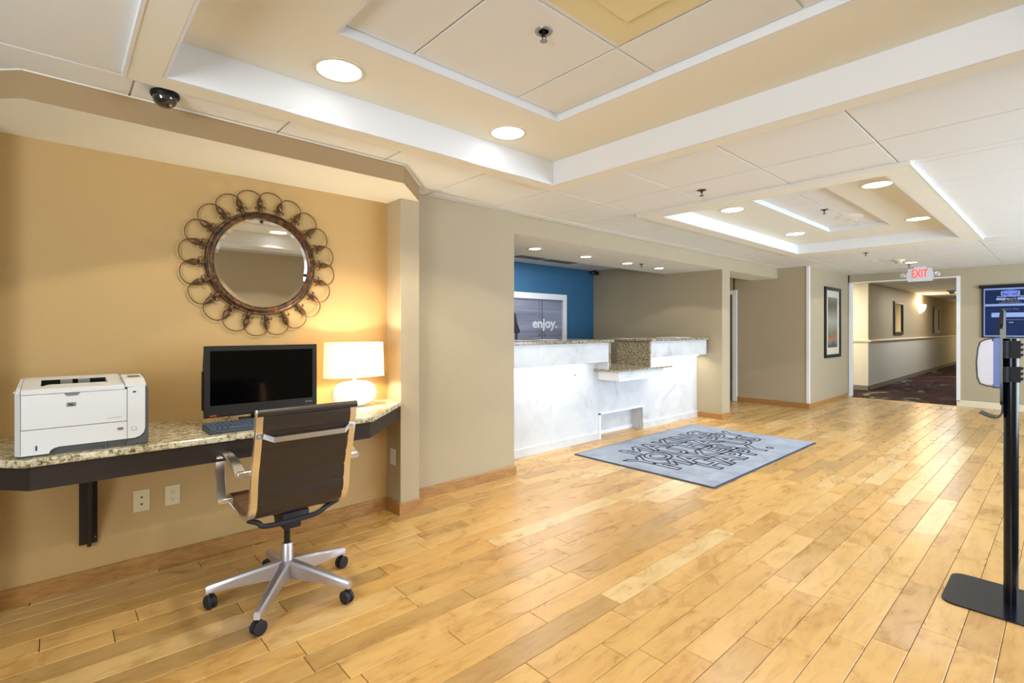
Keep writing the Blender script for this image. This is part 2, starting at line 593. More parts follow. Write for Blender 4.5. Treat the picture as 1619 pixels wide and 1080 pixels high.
def text_bm(s, w, h, depth=0.002, outline=0.0, bold=0.0, strip=0.0):
    """text fitted into a w x h box, lower left corner at the origin, in the xy plane"""
    cu = bpy.data.curves.new('txt', 'FONT')
    cu.body = s; cu.size = 1.0
    cu.resolution_u = 3
    cu.offset = bold
    if outline > 0:
        cu.fill_mode = 'NONE'
        cu.bevel_depth = outline; cu.bevel_resolution = 0
    else:
        cu.extrude = 0.0 if strip > 0 else 0.01
    o = bpy.data.objects.new('txt', cu)
    COL.objects.link(o)
    bpy.context.view_layer.update()
    dg = bpy.context.evaluated_depsgraph_get()
    me = bpy.data.meshes.new_from_object(o.evaluated_get(dg))
    bm = BM(); bm.from_mesh(me)
    bpy.data.objects.remove(o); bpy.data.curves.remove(cu); bpy.data.meshes.remove(me)
    if strip > 0:
        bmesh.ops.remove_doubles(bm, verts=bm.verts, dist=1e-5)
        segs = [(e.verts[0].co.copy(), e.verts[1].co.copy()) for e in bm.edges if len(e.link_faces) == 1]
        x_ = [v.co.x for v in bm.verts]; y_ = [v.co.y for v in bm.verts]
        ax, bx_, ay, by_ = min(x_), max(x_), min(y_), max(y_)
        bm.free(); bm = BM()
        for p, q in segs:
            p = Vector(((p.x - ax) / (bx_ - ax) * w, (p.y - ay) / (by_ - ay) * h, 0))
            q = Vector(((q.x - ax) / (bx_ - ax) * w, (q.y - ay) / (by_ - ay) * h, 0))
            if (q - p).length < 1e-6:
                continue
            d = (q - p).normalized(); n_ = Vector((-d.y, d.x, 0)) * strip
            p -= d * strip * 0.6; q += d * strip * 0.6
            prism(bm, [(p - n_)[:2], (q - n_)[:2], (q + n_)[:2], (p + n_)[:2]], 0, depth)
        return bm
    xs = [v.co.x for v in bm.verts]; ys = [v.co.y for v in bm.verts]; zs = [v.co.z for v in bm.verts]
    x0, x1, y0, y1, z0, z1 = min(xs), max(xs), min(ys), max(ys), min(zs), max(zs)
    for v in bm.verts:
        v.co = Vector(((v.co.x - x0) / (x1 - x0) * w, (v.co.y - y0) / (y1 - y0) * h, (v.co.z - z0) / max(z1 - z0, 1e-6) * depth))
    return bm


def place_bm(bm, ux, uy, org):
    ux = Vector(ux); uy = Vector(uy); uz = ux.cross(uy)
    m = Matrix((ux, uy, uz)).transposed().to_4x4()
    m.translation = Vector(org)
    bmesh.ops.transform(bm, matrix=m, verts=bm.verts)
    return bm


def inview(x, y, z, mx=260, my=160):
    c, s = math.cos(TH), math.sin(TH)
    d = x * c + y * s
    if d < 0.15:
        return False
    u = 809.5 + FPX * (x * s - y * c) / d
    v = 520 - FPX * (z - EYE) / d
    return -mx < u < 1619 + mx and -my < v < 1080 + my


# ------------------------------------------------------------------ setting: constants
YW = 3.275     # desk wall / counter wall plane
ZC = 2.29      # ceiling tile plane
XF = 11.1      # far wall plane
rnd = random.Random(7)

# ---- floor: maple planks laid along x
bm = BM(); box(bm, -2.6, -3.6, -0.12, XF + 0.06, 6.2, -0.009)
floor = struct('floor', bm, M['subfloor'])
PW = 0.1215
planks = []
k = -28
while 0.186 + PW * k < 3.9:
    y0 = 0.186 + PW * k
    x = -1.2 - rnd.random() * 0.8
    while x < XF:
        L_ = rnd.choice([0.32, 0.42, 0.55, 0.66, 0.8, 0.95, 1.1, 1.22]) * (0.9 + rnd.random() * 0.2)
        x1 = min(x + L_, XF + 0.02)
        cx, cy = (x + x1) / 2, y0 + PW / 2
        if x1 > -0.9 and any(inview(px_, cy, 0, 220, 300) for px_ in (x, cx, x1)) and not (cy > 3.3 and x1 < 2.9):
            planks.append((math.hypot(cx, cy), x, y0, x1, rnd.random(), rnd.random(), rnd.random(), inview(cx, cy, 0, 0, 0)))
        x = x1
    k += 1
# hallway strip beyond the pillar
for k2 in range(0, 18):
    y0 = 0.186 + PW * (31 + k2)
    x = 7.0 - rnd.random() * 0.5
    while x < 9.0:
        x1 = x + 0.5 + rnd.random() * 0.6
        planks.append((20 + rnd.random(), x, y0, min(x1, 9.0), rnd.random(), rnd.random(), rnd.random(), False))
        x = x1
planks.sort(key=lambda t: (not t[7], t[0]))


def plank_bm(bm, x0, y0, x1, col, lay):
    before = set(bm.faces)
    dz = (col[2] - 0.5) * 0.0006
    box(bm, x0 + 0.0013, y0 + 0.0010, -0.012, x1 - 0.0013, y0 + PW - 0.0010, dz, 0.0018, 1)
    for f in bm.faces:
        if f not in before:
            for lp in f.loops:
                lp[lay] = (col[0], col[1], col[2], 1.0)


bj = BM(); layj = bj.loops.layers.float_color.new('rnd')
for i, (d_, x0, y0, x1, a_, b_, c_, vis) in enumerate(planks):
    if i < 295:
        b1 = BM(); lay = b1.loops.layers.float_color.new('rnd')
        plank_bm(b1, x0, y0, x1, (a_, b_, c_), lay)
        make('plank', b1, M['plank'], floor)
    else:
        plank_bm(bj, x0, y0, x1, (a_, b_, c_), layj)
make('distant_planks', bj, M['plank'], floor, kind='stuff')

bm = BM(); box(bm, XF + 0.0, 0.9, -0.10, 27.0, 6.0, 0.004)
struct('floor_carpet', bm, M['carpet'])

# ---- walls
bm = BM()
box(bm, -0.55, YW, 0, 1.9, YW + 0.13, ZC + 0.3)
struct('wall_left', bm, M['greige_warmlit'])
bm = BM(); box(bm, 1.905, YW - 0.004, 0, 2.98, YW + 0.12, ZC)          # wall beyond the column, greige
box(bm, 2.90, YW + 0.12, 0, 2.98, 3.9, ZC)
struct('wall_left.001', bm, M['greige'])
bm = BM(); box(bm, 1.755, 3.085, 0, 1.905, YW + 0.02, 2.178, 0.004)
struct('wall_column', bm, M['greige'])
bm = BM(); box(bm, -0.40, 3.085, 0, -0.25, YW + 0.02, 2.178, 0.004)
struct('wall_column.001', bm, M['greige'])
bm = BM(); box(bm, 2.98, YW + 0.004, 2.12, 6.98, 4.19, ZC + 0.02)
box(bm, 6.98, YW + 0.004, 2.118, 8.95, 3.72, ZC + 0.02)
wb = struct('wall_beam', bm, [M['greige'], M['cream']])
for p in wb.data.polygons:
    if p.normal.z < -0.5:
        p.material_index = 1
bm = BM(); box(bm, 6.96, YW + 0.01, 0, 7.20, 5.7, ZC + 0.3)
struct('wall_pillar', bm, M['greige'])
bm = BM(); box(bm, 2.0, 5.58, 0, 7.0, 5.7, ZC + 0.3)
struct('wall_alcove', bm, M['blue'])
bm = BM(); box(bm, 1.9, 3.4, 0, 2.0, 5.7, ZC + 0.3)
struct('wall_alcove.001', bm, M['greige'])
bm = BM(); box(bm, 8.95, 2.81, 0, XF, 4.02, ZC + 0.3); box(bm, 8.95, 4.86, 0, 9.1, 6.1, ZC + 0.3)
box(bm, 8.95, 4.0, 1.96, 9.1, 4.9, ZC + 0.3)
box(bm, 6.9, 6.0, 0, 9.1, 6.15, ZC + 0.3)
struct('wall_left.002', bm, M['greige'])
bm = BM()
box(bm, XF, -3.5, 0, XF + 0.14, 1.26, ZC + 0.3)
box(bm, XF, 1.26, 2.15, XF + 0.14, 2.81, ZC + 0.3)
box(bm, XF, 2.79, 0, XF + 0.14, 2.86, ZC + 0.3)
struct('wall_far', bm, M['greige'])
bm = BM()   # wall opposite the desk and the lobby walls behind the camera
box(bm, -2.5, -0.92, 0, 3.0, -0.8, ZC + 0.3)
struct('wall_right', bm, M['greige'])
bm = BM(); box(bm, 2.9, -3.5, 0, 3.0, -0.92, ZC + 0.3)
struct('wall_right.001', bm, M['greige'])
bm = BM()
box(bm, -2.5, -0.92, 0, -2.38, 3.4, 0.5); box(bm, -2.5, -0.92, 2.2, -2.38, 3.4, ZC + 0.3)
box(bm, -2.5, 0.7, 0.5, -2.38, 3.4, 2.2)
struct('wall_back', bm, M['greige'])
bm = BM(); box(bm, -2.5, YW, 0, -0.55, YW + 0.13, ZC + 0.3)
struct('wall_left.003', bm, M['greige'])
bm = BM()
box(bm, 2.9, -3.62, 2.25, 11.2, -3.5, ZC + 0.3); box(bm, 2.9, -3.62, 0, 3.1, -3.5, 2.3); box(bm, 10.1, -3.62, 0, 11.2, -3.5, 2.3)
struct('wall_entrance', bm, M['greige'])
bm = BM()
for x in (3.1, 4.5, 5.9, 7.3, 8.7, 10.04):
    box(bm, x, -3.6, 0, x + 0.06, -3.52, 2.25)
box(bm, 3.1, -3.6, 0, 10.1, -3.52, 0.08); box(bm, 3.1, -3.6, 2.19, 10.1, -3.52, 2.25)
struct('window_1', bm, M['bezel'])

# ---- corridor beyond the opening
YCOR = 2.80
bm = BM()
box(bm, 12.5, YCOR, 1.02, 24.6, YCOR + 0.12, 2.24)
box(bm, 24.6, 1.0, 0.0, 26.6, 1.08, 2.24)
struct('wall_corridor', bm, M['greige'])
bm = BM(); box(bm, 12.5, YCOR - 0.001, 0, 24.6, YCOR + 0.12, 1.03)
struct('wall_corridor.001', bm, M['wains'])
bm = BM(); box(bm, 12.49, YCOR + 0.005, 0, 12.6, 5.6, 2.24)
box(bm, 26.4, 0.9, 0, 26.5, 5.6, 2.24)
box(bm, 24.5, YCOR + 0.12, 0, 24.6, 5.6, 2.24)
struct('wall_corridor.002', bm, M['lightwall'])
bm = BM(); box(bm, XF + 0.14, 1.0, 0, 24.6, 1.08, 2.24); box(bm, XF + 0.14, 5.5, 0, 12.5, 5.6, 2.24); box(bm, XF, 2.86, 0, XF + 0.1, 5.6, 2.24)
box(bm, 24.6, 5.5, 0, 26.5, 5.6, 2.24)
struct('wall_corridor.003', bm, M['greige'])
bm = BM(); box(bm, XF + 0.1, 0.9, 2.25, 26.6, 5.7, 2.35)
cc = struct('ceiling_corridor', bm, M['tee'])
for i in range(26):
    for j in range(3):
        x0 = XF + 0.14 + 0.61 * i; y0 = 1.08 + 0.61 * j
        b1 = BM(); box(b1, x0 + 0.008, y0 + 0.008, 2.243, x0 + 0.602, min(y0 + 0.602, 2.795), 2.252)
        if x0 < 20:
            make('ceiling_tile', b1, M['tile'], cc)
        else:
            b1.free()
bm = BM()
sweep(bm, [(12.48, 5.4, 1.03), (12.48, YCOR - 0.012, 1.03), (24.6, YCOR - 0.012, 1.03)], rect(0.02, 0.03, 0.008), Vector((0, 0, 1)))
box(bm, 26.38, 1.1, 1.0, 26.42, 5.4, 1.06)
struct('trim_1', bm, M['beige_strip'])
bm = BM(); box(bm, 12.478, YCOR - 0.012, 0.004, 24.6, YCOR, 0.10); box(bm, 12.478, YCOR - 0.012, 0.004, 12.49, 5.4, 0.10); box(bm, 26.38, 1.1, 0.0, 26.4, 5.4, 0.1)
struct('baseboard_corridor', bm, M['greybase'])

# ---- white corner guards and opening casing
bm = BM(); box(bm, 8.938, 2.798, 0.085, 8.985, 2.84, ZC - 0.005)
struct('trim_2', bm, M['white'])
bm = BM(); box(bm, XF - 0.012, 2.765, 0.0, XF + 0.15, 2.795, 2.15); box(bm, XF - 0.012, 1.262, 2.135, XF + 0.15, 2.79, 2.155)
struct('trim_3', bm, M['white'])
bm = BM(); box(bm, XF - 0.014, 1.215, 0.08, XF + 0.15, 1.264, 2.16)
struct('trim_4', bm, M['white'])


# ---- baseboards (with a small chamfer on top)
def board(path, h=0.082, t=0.014):
    b = BM()
    P = [Vector((p[0], p[1], 0)) for p in path]
    prof = [(0, 0), (t, 0), (t, h - 0.008), (t * 0.5, h), (0, h)]
    rings = []
    for i, p in enumerate(P):
        ds = []
        if i > 0: ds.append((P[i] - P[i - 1]).normalized())
        if i < len(P) - 1: ds.append((P[i + 1] - P[i]).normalized())
        ns = [Vector((d.y, -d.x, 0)) for d in ds]
        n = sum(ns, Vector()); n = n / max(n.dot(n), 1e-6) * (1 if len(ns) == 1 else 2)
        rings.append([b.verts.new(p + n * a + Vector((0, 0, z))) for a, z in prof])
    for A, B_ in zip(rings[:-1], rings[1:]):
        for j in range(len(prof)):
            b.faces.new((A[j], A[(j + 1) % 5], B_[(j + 1) % 5], B_[j]))
    b.faces.new(rings[0]); b.faces.new(rings[-1][::-1])
    return b


struct('baseboard_left', board([(-0.25, YW), (1.755, YW), (1.755, 3.085), (1.905, 3.085), (1.905, YW - 0.004), (2.98, YW - 0.004), (2.98, 3.64)]), M['oak'])
struct('baseboard_left.001', board([(6.96, 3.66), (6.96, YW + 0.01), (7.20, YW + 0.01), (7.20, 5.6)]), M['oak'])
struct('baseboard_left.002', board([(8.95, 3.96), (8.95, 2.81), (XF - 0.01, 2.81)]), M['oak'])
struct('baseboard_far', board([(XF, 1.26), (XF, -3.4)], 0.1), M['beige_strip'])

# ---- door in the side hall
bm = BM()
for (a, c, z0, z1) in ((3.95, 4.03, 0, 1.89), (4.85, 4.93, 0, 1.89), (3.95, 4.93, 1.89, 1.97)):
    box(bm, 8.925, a, z0, 8.97, c, z1, 0.004)
door = struct('door_1', bm, M['white'])
bm = BM(); box(bm, 8.96, 4.03, 0.01, 9.0, 4.85, 1.89)
make('door_leaf', bm, M['doorblue'], door)
bm = BM(); lathe(bm, [(0.0, 0), (0.012, 0.0), (0.012, 0.03), (0.028, 0.04), (0.028, 0.06), (0.0, 0.068)], 12, (8.96, 4.78, 1.0), axis='X')
for v in bm.verts: v.co.x = 8.96 - (v.co.x - 8.96)
make('door_handle', bm, M['brushed'], door, smooth=True)

# ------------------------------------------------------------------ ceiling
GX = [0.235 + 0.6105 * i for i in range(-5, 19)]
GY = [0.09 + 0.61 * i for i in range(-6, 6)]
GY[-1] = 3.17
GY = sorted(set(GY + [YW]))
T1 = (0.20, -0.10, 2.635, 2.487)       # outer rectangle of the near tray flange
T2 = (3.80, 0.645, 7.60, 2.555)


def hits(x0, y0, x1, y1, t):
    return x0 < t[2] - 0.01 and x1 > t[0] + 0.01 and y0 < t[3] - 0.01 and y1 > t[1] + 0.01


bm = BM()
ZG = ZC + 0.008
for (x0, y0, x1, y1) in ((-2.5, -3.6, T1[0], 3.4), (T1[0], T1[3], T1[2], 3.4), (T1[0], -3.6, T1[2], T1[1]), (T1[2], -3.6, T2[0], 3.4),
                         (T2[0], -3.6, T2[2], T2[1]), (T2[0], T2[3], T2[2], 3.4), (T2[2], -3.6, XF + 0.1, 3.4)):
    box(bm, x0, y0, ZG, x1, y1, ZG + 0.05)
box(bm, -2.6, -3.6, 2.66, XF + 0.2, 6.2, 2.72)
box(bm, 1.9, 4.15, 2.296, 7.0, 5.7, 2.34)
box(bm, 6.9, 3.7, 2.296, 9.1, 6.2, 2.34)
ceiling = struct('ceiling', bm, M['tee'])
GAP = 0.0045
for i in range(len(GX) - 1):
    for j in range(len(GY) - 1):
        x0, x1, y0, y1 = GX[i], GX[i + 1], GY[j], GY[j + 1]
        x1 = min(x1, XF)
        if x1 - x0 < 0.1: continue
        if j == len(GY) - 2 and False: continue
        if not any(inview(a, c, ZC, 120, 60) for a in (x0, (x0 + x1) / 2, x1) for c in (y0, y1)):
            continue
        if y0 < -2.9: continue
        pieces = [(x0, y0, x1, y1)]
        for t in (T1, T2):
            out = []
            for (a, b_, c, d) in pieces:
                if not hits(a, b_, c, d, t):
                    out.append((a, b_, c, d)); continue
                if a < t[0] - 0.02: out.append((a, b_, t[0], d))
                if c > t[2] + 0.02: out.append((t[2], b_, c, d))
                a2, c2 = max(a, t[0]), min(c, t[2])
                if b_ < t[1] - 0.02: out.append((a2, b_, c2, t[1]))
                if d > t[3] + 0.02: out.append((a2, t[3], c2, d))
            pieces = out
        for (a, b_, c, d) in pieces:
            if c - a < 0.03 or d - b_ < 0.03: continue
            b1 = BM(); box(b1, a + GAP, b_ + GAP, ZC + rnd.random() * 0.0008, c - GAP, d - GAP, ZC + 0.012, 0.002)
            make('ceiling_tile', b1, M['tile'], ceiling)
for i in range(8):          # tiled ceiling at the back of the alcove
    for j in range(2):
        x0 = 2.2 + 0.61 * i; y0 = 4.39 + 0.6 * j
        b1 = BM(); box(b1, x0 + GAP, y0 + GAP, 2.288, min(x0 + 0.61, 6.96) - GAP, min(y0 + 0.6, 5.58) - GAP, 2.30)
        make('ceiling_tile', b1, M['tile'], ceiling)


def ring(bm, o, i, z0, z1):
    """rectangular ring: o outer, i inner (x0,y0,x1,y1)"""
    box(bm, o[0], o[1], z0, i[0], o[3], z1)
    box(bm, i[2], o[1], z0, o[2], o[3], z1)
    box(bm, i[0], o[1], z0, i[2], i[1], z1)
    box(bm, i[0], i[3], z0, i[2], o[3], z1)


def tray(name, O, I, N, zf, zu, zi, joints_x, joints_y, bevx):
    t = 0.012
    b = BM(); ring(b, O, (I[0] - t, I[1] - t, I[2] + t, I[3] + t), zf, ZC + 0.03)
    fl = make(name, b, M['cream'], ceiling)
    b = BM(); t = 0.012
    ring(b, (I[0] - t + 0.0005, I[1] - t + 0.0005, I[2] + t - 0.0005, I[3] + t - 0.0005), I, zf + 0.0005, zu - 0.0005)
    make('tray_side', b, M['traywhite'], ceiling)
    b = BM(); ring(b, (I[0] - 0.02, I[1] - 0.02, I[2] + 0.02, I[3] + 0.02), (N[0] - t, N[1] - t, N[2] + t, N[3] + t), zu, zu + 0.012)
    make('tray_panel', b, M['cream'], ceiling)
    b = BM(); ring(b, (N[0] - t + 0.0004, N[1] - t + 0.0004, N[2] + t - 0.0004, N[3] + t - 0.0004), N, zu + 0.0003, zi + 0.007)
    make('tray_step', b, M['traywhite'], ceiling)
    b = BM(); box(b, N[0] - 0.02, N[1] - 0.02, zi + 0.008, N[2] + 0.02, N[3] + 0.02, zi + 0.03)
    make('tray_grid', b, M['tee'], ceiling)
    xs = [N[0]] + joints_x + [N[2]]; ys = [N[1]] + joints_y + [N[3]]
    for i in range(len(xs) - 1):
        for j in range(len(ys) - 1):
            b = BM(); box(b, xs[i] + GAP, ys[j] + GAP, zi, xs[i + 1] - GAP, ys[j + 1] - GAP, zi + 0.01, 0.002)
            mt = M['tile']
            make('ceiling_tile', b, mt, ceiling)
    return fl


tray('tray_flange', T1, (0.32, 0.02, 2.53, 2.375), (0.81, 0.50, 2.055, 1.90), 2.265, 2.425, 2.465, [1.145, 1.755], [0.66, 1.285], 0)
tray('tray_flange', T2, (3.96, 0.80, 7.25, 2.40), (4.46, 1.28, 6.55, 1.84), 2.265, 2.385, 2.43, [5.1, 5.75], [1.56], 0)
# bright metal edge trims
bm = BM(); box(bm, T1[0] - 0.012, -0.1, 2.262, T1[0], T1[3] + 0.0, 2.292)
make('edge_trim', bm, M['white'], ceiling)
bm = BM(); box(bm, T2[0] - 0.006, T2[1] - 0.006, 2.264, T2[0], T2[3] + 0.006, 2.291); box(bm, T2[0], T2[1] - 0.006, 2.264, T2[2], T2[1], 2.291)
make('edge_trim', bm, M['white'], ceiling)

# ---- dropped soffit over the desk
outl = [(-0.40, YW), (-0.40, 3.03), (-0.10, 2.735), (1.59, 2.755), (1.905, 3.085), (1.905, YW)]
bm = BM(); prism(bm, outl, 2.178, ZC + 0.004)
so = struct('trim_5', bm, [M['soffit_tan'], M['cream']])
for p in so.data.polygons:
    if p.normal.z < -0.5:
        p.material_index = 1
# thin cream mould where the soffit meets the tiles
bm = BM()
for a, b_ in zip(outl[1:-2], outl[2:-1]):
    d = (Vector(b_) - Vector(a)).normalized(); n = Vector((d.y, -d.x)) * 0.006
    prism(bm, [a, b_, (b_[0] + n.x, b_[1] + n.y), (a[0] + n.x, a[1] + n.y)], ZC - 0.004, ZC + 0.001)
struct('trim_6', bm, M['cream'])


# ------------------------------------------------------------------ ceiling fixtures
def make_downlight(label, x, y, z, r, col, power, half, group):
    t = thing('downlight', label, 'ceiling light', (x, y, z), group)
    b = BM(); lathe(b, [(r, 0.004), (r + 0.002, -0.004), (r + 0.018, -0.004), (r + 0.020, 0.0), (r + 0.020, 0.004)], 36)
    # open ring: drop end caps
    for f in [f for f in b.faces if len(f.verts) > 4]:
        b.faces.remove(f)
    make('trim_ring', b, M['ring'], t, smooth=True)
    b = BM(); lathe(b, [(r + 0.001, -0.002), (r + 0.001, 0.003)], 36)
    make('lens', b, M['diff1'], t)
    if power > 0:
        s = spot('downlight_lamp', (x, y, z - 0.008), power, col, half, 0.05)
    return t


P1 = [('large round downlight in the near tray, nearest the dome camera', 0.93, 2.17), ('round downlight in the near tray, at its corner nearest the reception', 1.955, 2.20),
      ('round downlight in the near tray above the camera side', 0.93, 0.22), ('round downlight in the near tray, right hand corner', 1.955, 0.22)]
for lb, x, y in P1[:]:
    make_downlight(lb, x, y, 2.425, 0.093, WARM, K_SPOT1, 60, 'downlights of the near ceiling tray')
P2 = [('left near downlight of the far ceiling tray', 4.65, 2.10), ('left far downlight of the far ceiling tray', 6.37, 2.14),
      ('right near downlight of the far ceiling tray, nearest the tray corner', 4.66, 0.99), ('right far downlight of the far ceiling tray', 6.41, 1.02)]
for lb, x, y in P2:
    make_downlight(lb, x, y, 2.385, 0.093, NEUT, K_SPOT2, 60, 'downlights of the far ceiling tray')
P3 = [('downlight over the reception counter, leftmost', 3.71, 3.75), ('second downlight from the left over the reception counter', 4.56, 3.77),
      ('third downlight from the left over the reception counter', 5.42, 3.80), ('downlight over the reception counter, rightmost', 6.18, 3.81)]
for lb, x, y in P3:
    make_downlight(lb, x, y, 2.118, 0.060, NEUT, 9.0, 60, 'downlights over the reception counter')
make_downlight('small downlight in the tiles just in front of the exit sign', 9.64, 1.62, ZC, 0.07, NEUT, 22.0, 70, 'tile downlights')


def make_sprinkler(label, x, y, z, recessed=False):
    t = thing('fire_sprinkler', label, 'sprinkler', (x, y, z), 'ceiling sprinklers')
    if recessed:
        b = BM(); lathe(b, [(0.020, 0.002), (0.021, -0.003), (0.033, -0.004), (0.036, 0.0), (0.036, 0.002)], 28)
        for f in [f for f in b.faces if len(f.verts) > 4]: b.faces.remove(f)
        make('escutcheon', b, M['silver'], t, smooth=True)
        b = BM(); lathe(b, [(0.0, 0.0), (0.021, 0.0), (0.021, 0.0015)], 28)
        make('cup', b, M['black'], t)
        s = 1.0
    else:
        b = BM(); lathe(b, [(0.0, -0.006), (0.024, -0.005), (0.034, 0.001)], 24)
        make('escutcheon', b, M['cfg'], t, smooth=True)
        s = 1.0
    b = BM(); lathe(b, [(0.007, 0.0), (0.007, -0.02), (0.0, -0.021)], 10)
    for sgn in (-1, 1):
        sweep(b, [(0.006 * sgn, 0, -0.012), (0.013 * sgn, 0, -0.022), (0.003 * sgn, 0, -0.038)], circ(0.002, 6), Vector((0, 1, 0)))
    make('frame_arms', b, M['cfg'], t)
    b = BM()
    pts = []
    for i in range(24):
        a = 2 * PI * i / 24; rr = 0.016 if i % 2 else 0.012
        pts.append((rr * math.cos(a), rr * math.sin(a)))
    prism(b, pts, -0.041, -0.038)
    make('deflector', b, M['silver'] if recessed else M['cfg'], t)
    return t


make_sprinkler('recessed sprinkler head in the inner tiles of the near tray', 1.44, 1.405, 2.465, True)
make_sprinkler('pendent sprinkler in the ceiling tiles between the two trays', 3.49, 1.80, ZC)
make_sprinkler('pendent sprinkler inside the far tray', 5.50, 1.59, 2.43)
make_sprinkler('pendent sprinkler in the tiles beyond the far tray', 7.99, 1.82, ZC)
make_sprinkler('pendent sprinkler just in front of the exit sign', 9.97, 1.70, ZC)
make_sprinkler('small sprinkler among the downlights over the reception counter', 5.62, 3.72, 2.118)

# round speaker grille inside the far tray
t = thing('ceiling_speaker', 'round pale speaker grille in the middle of the far tray', 'speaker', (6.03, 1.52, 2.43))
bm = BM(); lathe(bm, [(0.0, -0.012), (0.10, -0.010), (0.125, -0.004), (0.13, 0.001)], 36)
make('grille', bm, M['cream'], t, smooth=True)
bm = BM(); box(bm, 0.13, -0.03, -0.014, 0.21, 0.03, 0.001, 0.01, 2)
make('mount', bm, M['cream'], t, smooth=True)

# air diffuser panel in the near tray, yellowish
t = thing('air_diffuser', 'yellowish square air diffuser panel in the inner tiles of the near tray', 'air vent', (1.45, 0.97, 2.465))
bm = BM(); box(bm, -0.29, -0.29, -0.004, 0.29, 0.29, 0.001, 0.002)
make('face_plate', bm, M['yellowpanel'], t)
bm = BM(); box(bm, -0.17, -0.17, -0.016, 0.17, 0.17, -0.004, 0.008, 2)
make('centre_panel', bm, M['yellowpanel'], t)

# dome camera
t = thing('dome_camera', 'black security dome camera on the ceiling above the desk soffit', 'security camera', (0.345, 2.60, ZC))
bm = BM(); lathe(bm, [(0.052, 0.001), (0.054, -0.012), (0.050, -0.020), (0.0, -0.020)], 32)
make('housing', bm, M['black'], t, smooth=True)
bm = BM(); lathe(bm, [(0.046, -0.018), (0.045, -0.030), (0.038, -0.046), (0.024, -0.058), (0.010, -0.062), (0.0, -0.063)], 32)
make('dome', bm, M['domeglass'], t, smooth=True)

# bullet camera in the alcove corner
t = thing('bullet_camera', 'small dark camera in the upper corner of the blue alcove wall', 'security camera', (6.90, 5.50, 2.288))
bm = BM(); lathe(bm, [(0.03, 0.0), (0.03, -0.015), (0.0, -0.016)], 16)
make('base', bm, M['black'], t, smooth=True)
bm = BM(); lathe(bm, [(0.0, -0.06), (0.028, -0.055), (0.03, 0.05), (0.0, 0.052)], 16, (-0.02, -0.03, -0.05), axis='X')
make('barrel', bm, M['black'], t, smooth=True)
bm = BM(); lathe(bm, [(0.0, -0.004), (0.018, -0.004), (0.018, 0.004), (0.0, 0.004)], 16, (-0.082, -0.03, -0.05), axis='X')
make('lens', bm, M['silver'], t, smooth=True)

# linear vents in the alcove ceiling
for (nm, x, y, L_) in (('long slim linear vent at the back of the reception ceiling, right one', 5.60, 5.13, 0.6), ('linear vent at the back of the reception ceiling, left one', 4.97, 5.12, 0.5)):
    t = thing('ceiling_vent', nm, 'air vent', (x, y, 2.288), 'alcove ceiling vents')
    bm = BM(); ring(bm, (-L_ / 2, -0.09, L_ / 2, 0.09), (-L_ / 2 + 0.015, -0.075, L_ / 2 - 0.015, 0.075), -0.006, 0.0)
    make('frame', bm, M['vent'], t)
    bm = BM(); box(bm, -L_ / 2 + 0.015, -0.075, -0.001, L_ / 2 - 0.015, 0.075, 0.0)
    make('backing', bm, M['ventdark'], t)
    for q in range(5):
        bm = BM(); box(bm, -L_ / 2 + 0.015, -0.065 + q * 0.031, -0.006, L_ / 2 - 0.015, -0.055 + q * 0.031, -0.001)
        make('slat', bm, M['vent'], t)

# smoke detector near the exit
t = thing('smoke_detector', 'ivory smoke detector on the tiles beyond the far tray', 'smoke detector', (9.16, 1.68, ZC))
bm = BM(); lathe(bm, [(0.075, 0.001), (0.075, -0.015), (0.055, -0.018), (0.0, -0.018)], 28)
make('base', bm, M['detector'], t, smooth=True)
bm = BM(); lathe(bm, [(0.05, -0.018), (0.05, -0.028), (0.045, -0.030), (0.045, -0.044), (0.036, -0.052), (0.0, -0.053)], 28)
make('body', bm, M['detector'], t, smooth=True)
bm = BM()
for q in range(10):
    a = 2 * PI * q / 10
    box(bm, 0.0445, -0.005, -0.042, 0.0465, 0.005, -0.032)
    vs = bm.verts[-8:] if hasattr(bm.verts, '__getitem__') and bm.verts.ensure_lookup_table() is None else []
    bmesh.ops.rotate(bm, cent=(0, 0, 0), matrix=Matrix.Rotation(a, 3, 'Z'), verts=vs)
make('slots', bm, M['socket'], t)

t = thing('corridor_detector', 'dark round detector on the corridor ceiling', 'smoke detector', (16.6, 1.98, 2.243))
bm = BM(); lathe(bm, [(0.11, 0.0), (0.11, -0.02), (0.06, -0.03), (0.06, -0.05), (0.0, -0.052)], 20)
make('body', bm, M['smoke'], t, smooth=True)
bm = BM(); lathe(bm, [(0.055, -0.05), (0.045, -0.08), (0.0, -0.085)], 20)
make('dome', bm, M['black'], t, smooth=True)

